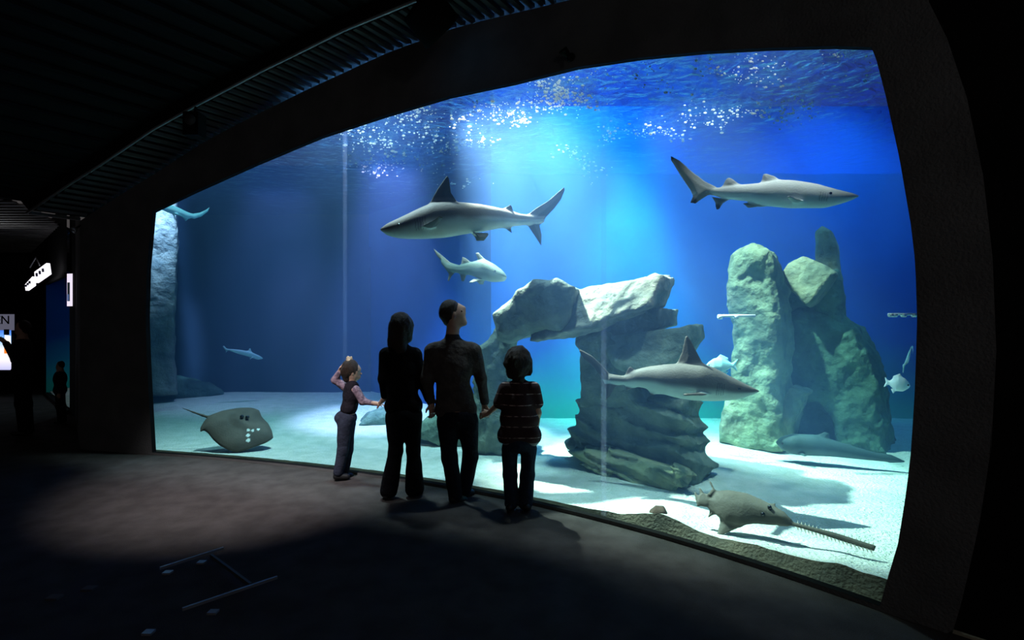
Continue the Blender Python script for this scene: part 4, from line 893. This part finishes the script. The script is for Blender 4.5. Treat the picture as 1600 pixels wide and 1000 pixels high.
b.layer('shoe', M['shoe'], [(C, (526, 744.5, -.06), (542, 745, -.06), .036, .032, .02)], h=.006, cuts=[((604, 747.7, 0), (0, 0, -1))])
b.layer('shoe', M['shoe'], [(C, (533, 743, .07), (548, 743.5, .07), .036, .032, .02)], h=.006, cuts=[((604, 747.7, 0), (0, 0, -1))])
b.eyes([(559, 580, -.042)], .008)
# ---- distant visitors in the dark on the left
def stander(u, Y, H, label, arms='camera'):
    b = Body(u, Y, label); z0 = 500+EYE*F/Y; k = H*F/Y; 
    def q(x, z, d=0): return (u+x*k, z0-z*k, d)
    r = H/1.75
    pr = [(E, q(0, .935), (.08*r, .095*r, .115*r), .02), (C, q(-.03, .905), q(-.045, .9), .05*r, .03*r, .02), (C, q(-.05, .93), q(-.062, .925), .01*r, .012*r, .01), (C, q(0, .89), q(0, .83), .055*r, .06*r, .03), (E, q(0, .72), (.13*r, .17*r, .22*r), .06), (E, q(0, .54), (.13*r, .17*r, .13*r), .06)]
    aL = [(C, q(0, .80, -.19*r), q(-.06, .66, -.22*r), .05*r, .04*r, .03), (C, q(-.06, .66, -.22*r), q(-.14, .80, -.08*r), .04*r, .028*r, .02), (C, q(0, .80, .19*r), q(-.06, .66, .22*r), .05*r, .04*r, .03), (C, q(-.06, .66, .22*r), q(-.14, .80, .08*r), .04*r, .028*r, .02)] if arms == 'camera' else \
        [(C, q(0, .80, -.19*r), q(0, .62, -.22*r), .05*r, .04*r, .03), (C, q(0, .62, -.22*r), q(-.02, .47, -.2*r), .04*r, .028*r, .02), (C, q(0, .80, .19*r), q(0, .62, .22*r), .05*r, .04*r, .03), (C, q(0, .62, .22*r), q(-.02, .47, .2*r), .04*r, .028*r, .02)]
    lg = [(C, q(0, .5, -.09*r), q(-.01, .28, -.1*r), .085*r, .06*r, .03), (C, q(-.01, .28, -.1*r), q(.01, .05, -.1*r), .06*r, .045*r, .03), (C, q(0, .5, .09*r), q(.03, .28, .1*r), .085*r, .06*r, .03), (C, q(.03, .28, .1*r), q(.06, .05, .1*r), .06*r, .045*r, .03)]
    hd = [((q(-.14, .80, -.08*r)), (-.5, 0, .8), (0, 1, 0), (-.6, 0, .2), .9*r, 50), ((q(-.14, .80, .08*r)), (-.5, 0, .8), (0, -1, 0), (-.6, 0, .2), .9*r, 50)] if arms == 'camera' else [((q(-.02, .47, -.2*r)), (0, 0, -1), (0, 1, 0), (-1, 0, 0), .9*r, 30), ((q(-.02, .47, .2*r)), (0, 0, -1), (0, -1, 0), (-1, 0, 0), .9*r, 30)]
    b.layer('body', M['skin'], pr+aL+lg, h=.009*max(r, .7), hands=hd)
    g = lambda L, e: [(p[0], p[1], p[2], p[3]+e, p[4]+e, p[5]) if p[0] == C else (p[0], p[1], tuple(v+e for v in p[2]), p[3]) for p in L]
    b.layer('shirt', M['vest'], g(pr[4:], .015)+g(aL, .012), h=.01, noise=.006, cuts=[(q(0, .5), (0, 0, -1))])
    b.layer('trousers', M['trouser'], g(pr[5:], .012)+g(lg, .014), h=.01, noise=.006, cuts=[(q(0, .55), (0, 0, 1))])
    b.layer('hair', M['hair'], [(E, q(.012, .942), (.09*r, .105*r, .115*r), .02)], h=.009, cuts=[(q(-.03, .94), (-.9, 0, -.3))], noise=.008, nf=20)
    for dx, s_ in ((.01, -1), (.06, 1)): b.layer('shoe', M['shoe'], [(C, q(dx, .02, s_*.1*r), q(dx-.09, .018, s_*.1*r), .04*r, .034*r, .02)], h=.009)
stander(35, 7.2, 1.62, 'dark visitor in front of the bright screen at the left edge, arms raised', 'camera')
stander(94, 8.05, .98, 'child in silhouette before the far aquarium window', 'down')
# ------------------------------------------------------------ white specks standing in for lamp glints on the surface (countless: one object)
M['bubble'] = mat('glint_white', (1, 1, 1), (.95, .95, .95), 4, .3)
_nt = M['bubble'].node_tree; _b = [n for n in _nt.nodes if n.type == 'BSDF_PRINCIPLED'][0]; _o = [n for n in _nt.nodes if n.type == 'OUTPUT_MATERIAL'][0]
_t = _nt.nodes.new('ShaderNodeBsdfTranslucent'); _t.inputs[0].default_value = (1, 1, 1, 1); _m = _nt.nodes.new('ShaderNodeMixShader'); _m.inputs[0].default_value = .7
_nt.links.new(_b.outputs[0], _m.inputs[1]); _nt.links.new(_t.outputs[0], _m.inputs[2]); _nt.links.new(_m.outputs[0], _o.inputs[0])
CL = [(480, 205, 22, 6, 45), (455, 213, 20, 4, 20), (545, 195, 22, 10, 60), (585, 215, 28, 16, 70), (600, 245, 26, 14, 70), (640, 180, 26, 8, 40), (660, 190, 20, 12, 40), (610, 262, 24, 6, 26), (690, 215, 22, 10, 30), (740, 182, 20, 8, 40), (770, 165, 22, 8, 30), (800, 178, 16, 8, 40), (815, 190, 10, 4, 30),
      (845, 130, 10, 5, 30), (870, 145, 18, 12, 110), (875, 152, 8, 8, 50), (850, 165, 26, 12, 50), (895, 150, 18, 8, 40), (920, 165, 12, 8, 16), (725, 222, 20, 4, 22), (700, 235, 14, 4, 20), (760, 222, 16, 4, 14), (950, 212, 10, 8, 22), (985, 208, 22, 5, 30), (1020, 198, 16, 8, 26), (1050, 210, 18, 6, 24), (1095, 190, 20, 8, 34),
      (1130, 178, 20, 5, 26), (1180, 176, 20, 4, 30), (1215, 170, 18, 6, 30), (1250, 160, 18, 5, 22), (1225, 187, 12, 6, 18), (1265, 175, 8, 10, 12), (890, 235, 10, 6, 20), (925, 265, 14, 10, 22), (910, 250, 8, 6, 14), (720, 285, 22, 4, 14), (675, 262, 14, 6, 12), (1110, 108, 12, 8, 22), (1175, 85, 8, 12, 20), (1180, 120, 14, 10, 26), (1140, 118, 18, 4, 16),
      (1220, 125, 14, 6, 14), (1300, 84, 30, 4, 12), (1330, 105, 20, 12, 8), (1010, 125, 20, 6, 8), (1040, 140, 26, 6, 10), (1210, 96, 14, 6, 10), (1000, 100, 20, 5, 8), (640, 165, 20, 5, 30), (930, 120, 24, 10, 14)]
ico_v = []; ph = (1+5**.5)/2
for a in (-1, 1):
    for c_ in (-ph, ph): ico_v += [(0, a, c_), (a, c_, 0), (c_, 0, a)]
ico_v = np.array(ico_v)/math.sqrt(1+ph*ph)
ico_f = []
for i in range(12):
    for j in range(i+1, 12):
        for k in range(j+1, 12):
            if all(abs(np.linalg.norm(ico_v[p]-ico_v[q])-1.0515) < .01 for p, q in ((i, j), (j, k), (i, k))): ico_f.append((i, j, k))
ico_f = np.array(ico_f); VV = []; FF = []; nb = 0
for (cu, cv, su, sv, n_) in CL:
    for _ in range(int(n_*1.25)):
        u = cu+RNG.normal()*su; v = cv+RNG.normal()*sv+.18*(cu-u)*(-1 if cu > 950 else .3)
        if v >= 480: continue
        Y = (WS-.06-EYE)*F/(500-v); lim = 7.9 if u > 700 else 9.0
        fy = wallY((u-800)/F*5)
        if Y > lim: Y = lim-RNG.random()*.8
        p = at(u, v, Y)
        if p.y < wallpt(min(max(u, 230), 1430)).y+.25: continue
        r = (.0035+.009*RNG.random()**3)*p.y/5.5*1.15
        VV.append(ico_v*[r*(1+RNG.random()), r, r]+np.array(p)); FF.append(ico_f+nb*12); nb += 1
glint_ob = mesh_obj('glints', np.concatenate(VV), np.concatenate(FF), M['bubble']); tag(glint_ob, 'drifts of tiny white specks standing in for lamp glints just beneath the water surface', 'glints', kind='stuff')
# ------------------------------------------------------------ white rods in the water
def rod(u0, u1, v, Y, r, label, knobs):
    V, Fc = tube([at(u0, v, Y), at(u1, v, Y)], r, 8); o = mesh_obj('plastic_rod', V, Fc, M['white']); tag(o, label, 'rod', 'white rods in the water')
    for k in knobs:
        V, Fc = tube([at(k-3, v+1.5, Y), at(k+3, v+1.5, Y)], r*1.7, 8); mesh_obj('collar', V, Fc, M['white'], o)
    return o
rod(1122, 1180, 493.5, 5.9, .017, 'thin white rod floating level before the left pillar of the rock tower', (1125, 1150))
rod(1388, 1434, 491, 5.2, .012, 'short notched white rod at the right edge of the window', (1392, 1398, 1412, 1428))
# ------------------------------------------------------------ hall fixtures
def emis(name, c, s, c2=None, axis='Z', lo=0, hi=1):
    N = NT(name); e = N.n('ShaderNodeEmission'); e.inputs[1].default_value = s; N.l(e.outputs[0], N.out.inputs[0])
    if c2 is None: e.inputs[0].default_value = rgba(c)
    else:
        tc = N.n('ShaderNodeTexCoord'); sp = N.n('ShaderNodeSeparateXYZ'); N.l(tc.outputs['Object'], sp.inputs[0])
        mr = N.n('ShaderNodeMapRange'); mr.inputs[1].default_value = lo; mr.inputs[2].default_value = hi; N.l(sp.outputs[axis], mr.inputs[0])
        cr_ = N.n('ShaderNodeValToRGB'); N.l(mr.outputs[0], cr_.inputs[0]); el = cr_.color_ramp.elements
        el[0].position = 0; el[0].color = rgba(c); el[1].position = 1; el[1].color = rgba(c2[-1])
        for i, cc in enumerate(c2[:-1]): x_ = el.new((i+1)/len(c2)); x_.color = rgba(cc)
        N.l(cr_.outputs[0], e.inputs[0])
    return N.m
# ceiling spotlight can
can = empty('spotlight', at(672, 26, 4.35)); tag(can, 'round black spotlight can under the ribbed ceiling with a bluish lens', 'spotlight')
ax_ = Vector((.62, .52, -.58)).normalized(); O = Vector((0, 0, 0))
V, Fc = tube([O-ax_*.14, O-ax_*.12, O+ax_*.12, O+ax_*.15], [.09, .19, .19, .20], 24); mesh_obj('housing', V, Fc, M['black'], can)
V, Fc = tube([O+ax_*.151, O+ax_*.156], [.17, .13], 24); mesh_obj('lens', V, Fc, emis('lens_glow', (.16, .42, .75), .55), can)
V, Fc = tube([O-ax_*.14, Vector((-.02, -.02, .3))], .02, 8); mesh_obj('bracket', V, Fc, M['black'], can)
# speaker box on the rail
sp_ = empty('loudspeaker', at(304, 196, 5.35)); tag(sp_, 'small black loudspeaker hanging from the ceiling above the left part of the window', 'speaker')
V, Fc = boxes([(0, 0, 0, .16, .14, .24)]); mesh_obj('cabinet', V, Fc, M['black'], sp_, False)
V, Fc = tube([(0, -.071, .03), (0, -.078, .03)], .055, 16); mesh_obj('cone', V, Fc, M['slat'], sp_)
V, Fc = tube([(0, 0, .12), (0, .02, .2)], .012, 8); mesh_obj('bracket', V, Fc, M['black'], sp_)
# small hook above the window
p = wallpt(893); z = zv(893, 90); hk = empty('wall_hook', (p.x, p.y-.002, z)); tag(hk, 'small black hooked bracket on the wall just above the window', 'bracket')
nn = walln(p.x)*-1
V, Fc = tube([(nn*.0), nn*.06+Vector((-.06, 0, .02)), nn*.10+Vector((0, 0, .03)), nn*.10+Vector((.02, 0, -.01)), nn*.09+Vector((.02, 0, -.07))], [.02, .018, .018, .015, .012], 8); mesh_obj('arm', V, Fc, M['black'], hk)
V, Fc = tube([nn*0, nn*.012], .035, 12); mesh_obj('plate', V, Fc, M['black'], hk)
# small wall lamp at the corner
lp = empty('wall_lamp', at(118, 357, 6.35)); tag(lp, 'tiny dim round lamp high at the left end of the wall', 'lamp')
V, Fc = tube([(0, 0, 0), (-.01, -.03, -.03)], [.025, .04], 12); mesh_obj('shade', V, Fc, M['rail'], lp)
V, Fc = tube([(0, 0, 0), (.02, .05, .05)], .01, 8); mesh_obj('arm', V, Fc, M['black'], lp)
# ------------------------------------------------------------ far aquarium window on the left
A_ = Vector((-7.72, 8.88, 0)); B_ = Vector((-10.1, 11.1, 0)); dd = (B_-A_).normalized(); nn2 = Vector((dd.y*-1, dd.x, 0))
if nn2.x < 0: nn2 = -nn2
w2 = struct(empty('window_2'))
def quad(name, pts, m, parent=None): return mesh_obj(name, [tuple(p) for p in pts], [tuple(range(len(pts)))], m, parent, False)
Z = Vector((0, 0, 1))
quad('pane', [A_+Z*.05, B_+Z*.05, B_+Z*2.4, A_+Z*2.4], M['farpane'], w2)
def fr(a, b, z0, z1, name, th=.05):
    V, Fc = beam(a+Z*(z0), b+Z*(z1), .06, .06); return mesh_obj(name, V, Fc, M['black'], w2, False)
fr(A_, B_, 2.42, 2.42, 'head_rail'); fr(A_, B_, .03, .03, 'sill_rail'); fr(A_+dd*.02, A_+dd*.021, 0, 2.4, 'jamb') if False else None
struct(quad('wall_left_above', [A_+Z*2.42, B_+Z*2.42, B_+Z*3.7, A_+Z*3.7], M['black']))
struct(quad('wall_left_far', [B_, B_+dd*5, B_+dd*5+Z*3.7, B_+Z*3.7], M['black']))
t0_, t1_ = A_+nn2*.06, B_+nn2*.06; t2_, t3_ = A_+nn2*1.1+dd*.3, B_+nn2*1.1
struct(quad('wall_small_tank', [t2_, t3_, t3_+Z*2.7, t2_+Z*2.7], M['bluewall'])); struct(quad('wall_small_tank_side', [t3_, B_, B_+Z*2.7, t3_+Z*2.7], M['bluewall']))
s2 = quad('sand', [t0_+Z*.07, t1_+Z*.07, t3_+Z*.25, t2_+Z*.25], M['sand']); tag(s2, 'pale sand strip in the far small aquarium', 'sand', kind='stuff')
mm = (t0_+t3_)/2
spot('small_tank_lamp', (mm.x+.3, mm.y+.2, 2.75), (mm.x+.3, mm.y+.2, 0), 34, CYAN, 110, .8, .05)
# poster light box beside it, lit letters above it
pb = empty('light_box', (A_+dd*-.15)); tag(pb, 'narrow white lit notice board beside the far aquarium window', 'sign')
C0 = at(102.5, 452, 8.55); du = Vector((.95, -.3, 0)).normalized()
def panel(c, hw, hh, off, m, name, parent, yaw=du):
    q = c-Vector(parent.location)+Vector((0, -1, 0))*off
    return mesh_obj(name, [tuple(q-yaw*hw-Z*hh), tuple(q+yaw*hw-Z*hh), tuple(q+yaw*hw+Z*hh), tuple(q-yaw*hw+Z*hh)], [(0, 1, 2, 3)], m, parent, False)
BX = at(109, 453, 8.2)
panel(BX, .065, .26, 0, emis('box_glow', (.9, .82, .98), 1.0), 'face', pb)
panel(BX-du*.015-Z*.03, .03, .15, .01, emis('picture_dark', (.02, .03, .035), .5), 'picture', pb)
panel(BX-du*.015-Z*.12, .022, .05, .02, emis('picture_blue', (.12, .2, .45), .6), 'picture', pb)
V, Fc = boxes([(0, 0, 0, .12, .05, .54)]); bk = mesh_obj('back', V, Fc, M['black'], pb, False); bk.location = BX-Vector(pb.location)+Vector((.0, .05, 0))
M['letter'] = emis('letter_glow', (.95, .92, 1.0), 1.3)
def word(name, txt, loc, rotz, size, m, label, cat, parent=None, ext=.004):
    cu = bpy.data.curves.new(name, 'FONT'); cu.body = txt; cu.size = size; cu.extrude = ext; cu.align_x = 'CENTER'; cu.align_y = 'CENTER'; cu.space_character = .95
    t = bpy.data.objects.new(name, cu); COL.objects.link(t); bpy.context.view_layer.update()
    me = bpy.data.meshes.new_from_object(t.evaluated_get(bpy.context.evaluated_depsgraph_get())); bpy.data.objects.remove(t)
    o = bpy.data.objects.new(name, me); COL.objects.link(o); me.materials.clear(); me.materials.append(m); o.location = loc; o.rotation_euler = (PI/2, 0, rotz)
    if parent: o.parent = parent
    if label: tag(o, label, cat)
    return o
# hanging lit panels with marks too small to read
sg_ = empty('hanging_sign', at(56, 432, 9.2)); tag(sg_, 'white lit hanging sign in two panels under the ceiling on the far left', 'sign')
for k, (a, b, c_, d_) in enumerate((((53.5, 425), (72.5, 411), (75, 428), (55, 442)), ((38.5, 445), (50.5, 432), (51, 446), (40, 454)))):
    P_ = [at(q[0], q[1], Y_)-sg_.location for q, Y_ in zip((a, b, c_, d_), (9.6-k*-.5, 9.2+k*.5, 9.2+k*.5, 9.6+k*.5))]
    pn = mesh_obj('panel', [tuple(v) for v in P_]+[tuple(v+Vector((.02, .05, 0))) for v in P_], [(0, 1, 2, 3), (7, 6, 5, 4), (0, 4, 5, 1), (1, 5, 6, 2), (2, 6, 7, 3), (3, 7, 4, 0)], M['letter'], sg_, False)
    for j in range(3):
        t = .25+.25*j; tb = P_[0].lerp(P_[1], t); bb = P_[3].lerp(P_[2], t); a_ = tb.lerp(bb, .3)+Vector((0, -.02, 0)); b_ = tb.lerp(bb, .62)+Vector((0, -.02, 0))
        V, Fc = beam(a_, b_, .035, .01, Vector((0, 1, 0))); mesh_obj('mark', V, Fc, M['navywall'], sg_, False)
V, Fc = tube([at(62, 415, 9.4)-sg_.location, at(56, 402, 9.4)-sg_.location, at(47, 418, 9.9)-sg_.location], .012, 6); mesh_obj('hanger', V, Fc, M['rail'], sg_)
# bright screen at the left edge
SCY = 11.0; S0 = at(-22, 540, SCY)
sc = empty('display_screen', (S0.x, SCY, 0)); tag(sc, 'bright video screen with a grey header, cut off by the left edge', 'screen')
xl, xr = at(-70, 0, SCY).x-S0.x, at(17.5, 0, SCY).x-S0.x; zt, zb_, zh = at(0, 516, SCY).z, at(0, 578, SCY).z, at(0, 491, SCY).z
M['screen'] = emis('screen_image', (.55, .55, .9), 1.1, [(.95, .9, .95), (1, .97, .9), (.25, .55, 1), (.05, .2, .8)], 'Z', zb_, zt)
mesh_obj('picture', [(xl, 0, zb_), (xr, 0, zb_), (xr, 0, zt), (xl, 0, zt)], [(0, 1, 2, 3)], M['screen'], sc, False)
mesh_obj('header', [(xl, 0, zt), (xr+.07, 0, zt), (xr+.07, 0, zh), (xl, 0, zh)], [(0, 1, 2, 3)], emis('header_glow', (.10, .10, .14), 1.0), sc, False)
mesh_obj('picture_detail', [(xr-.13, -.01, zt-.30), (xr, -.01, zt-.30), (xr, -.01, zt-.12), (xr-.13, -.01, zt-.1)], [(0, 1, 2, 3)], emis('detail_white', (1, .95, .85), 1.2), sc, False)
mesh_obj('picture_detail', [(xr-.15, -.01, zt-.1), (xr-.03, -.01, zt-.1), (xr-.03, -.01, zt+.02), (xr-.15, -.01, zt+.02)], [(0, 1, 2, 3)], M['black'], sc, False)
mesh_obj('picture_detail', [(xr-.14, -.012, zt-.50), (xr-.02, -.012, zt-.50), (xr-.02, -.012, zt-.32), (xr-.14, -.012, zt-.34)], [(0, 1, 2, 3)], emis('detail_orange', (1, .25, .03), 1.0), sc, False)
wd = word('lettering', 'IEN', (xr-.20, -.02, (zt+zh)/2+.04), 0, .26, M['black'], None, None, sc)
V, Fc = boxes([((xl+xr)/2, .06, (zb_+zh)/2, xr-xl+.16, .1, zh-zb_+.1)]); mesh_obj('casing', V, Fc, M['black'], sc, False)
struct(quad('wall_far_end', [Vector((-18, 15, 0)), Vector((-9.5, 15, 0)), Vector((-9.5, 15, 4)), Vector((-18, 15, 4))], M['black']))
struct(quad('wall_hall_left', [Vector((-15.5, -4, 0)), Vector((-15.5, 15, 0)), Vector((-15.5, 15, 4.5)), Vector((-15.5, -4, 4.5))], M['black']))
# ------------------------------------------------------------ low metal frame on the floor, bottom left
fr_ = empty('floor_frame', (-1.9, 3.1, 0)); tag(fr_, 'low dark metal frame with two rails lying on the floor at bottom left', 'frame')
def flr(u, v, z=.05): Y = (EYE-z)*F/(v-500); return Vector(((u-800)/F*Y, Y, z))-fr_.location
for a, b in (((250, 888), (349, 856.5)), ((285, 952), (433, 902))):
    V, Fc = beam(flr(*a), flr(*b), .014, .016); mesh_obj('rail', V, Fc, M['rail'], fr_, False)
V, Fc = beam(flr(330, 868), flr(392, 914), .015, .02); mesh_obj('crossbar', V, Fc, M['slat'], fr_, False)
for u, v in ((262, 893), (315, 877), (333, 955), (232, 987)):
    p = flr(u, v+3, .0); V, Fc = boxes([(p.x, p.y, .006, .05, .04, .012)]); mesh_obj('foot', V, Fc, M['rail'], fr_, False)
for u, v in ((140, 921), (85, 935)):
    Y = EYE*F/(v-500); V, Fc = boxes([(0, 0, .006, .07, .05, .012)]); o = mesh_obj('floor_plate', V, Fc, M['slat'], smooth=False); o.location = ((u-800)/F*Y, Y, 0)
    tag(o, 'small dim metal plate set in the carpet, %s of the two at bottom left' % ('right' if u == 140 else 'left'), 'plate', 'metal plates in the carpet')
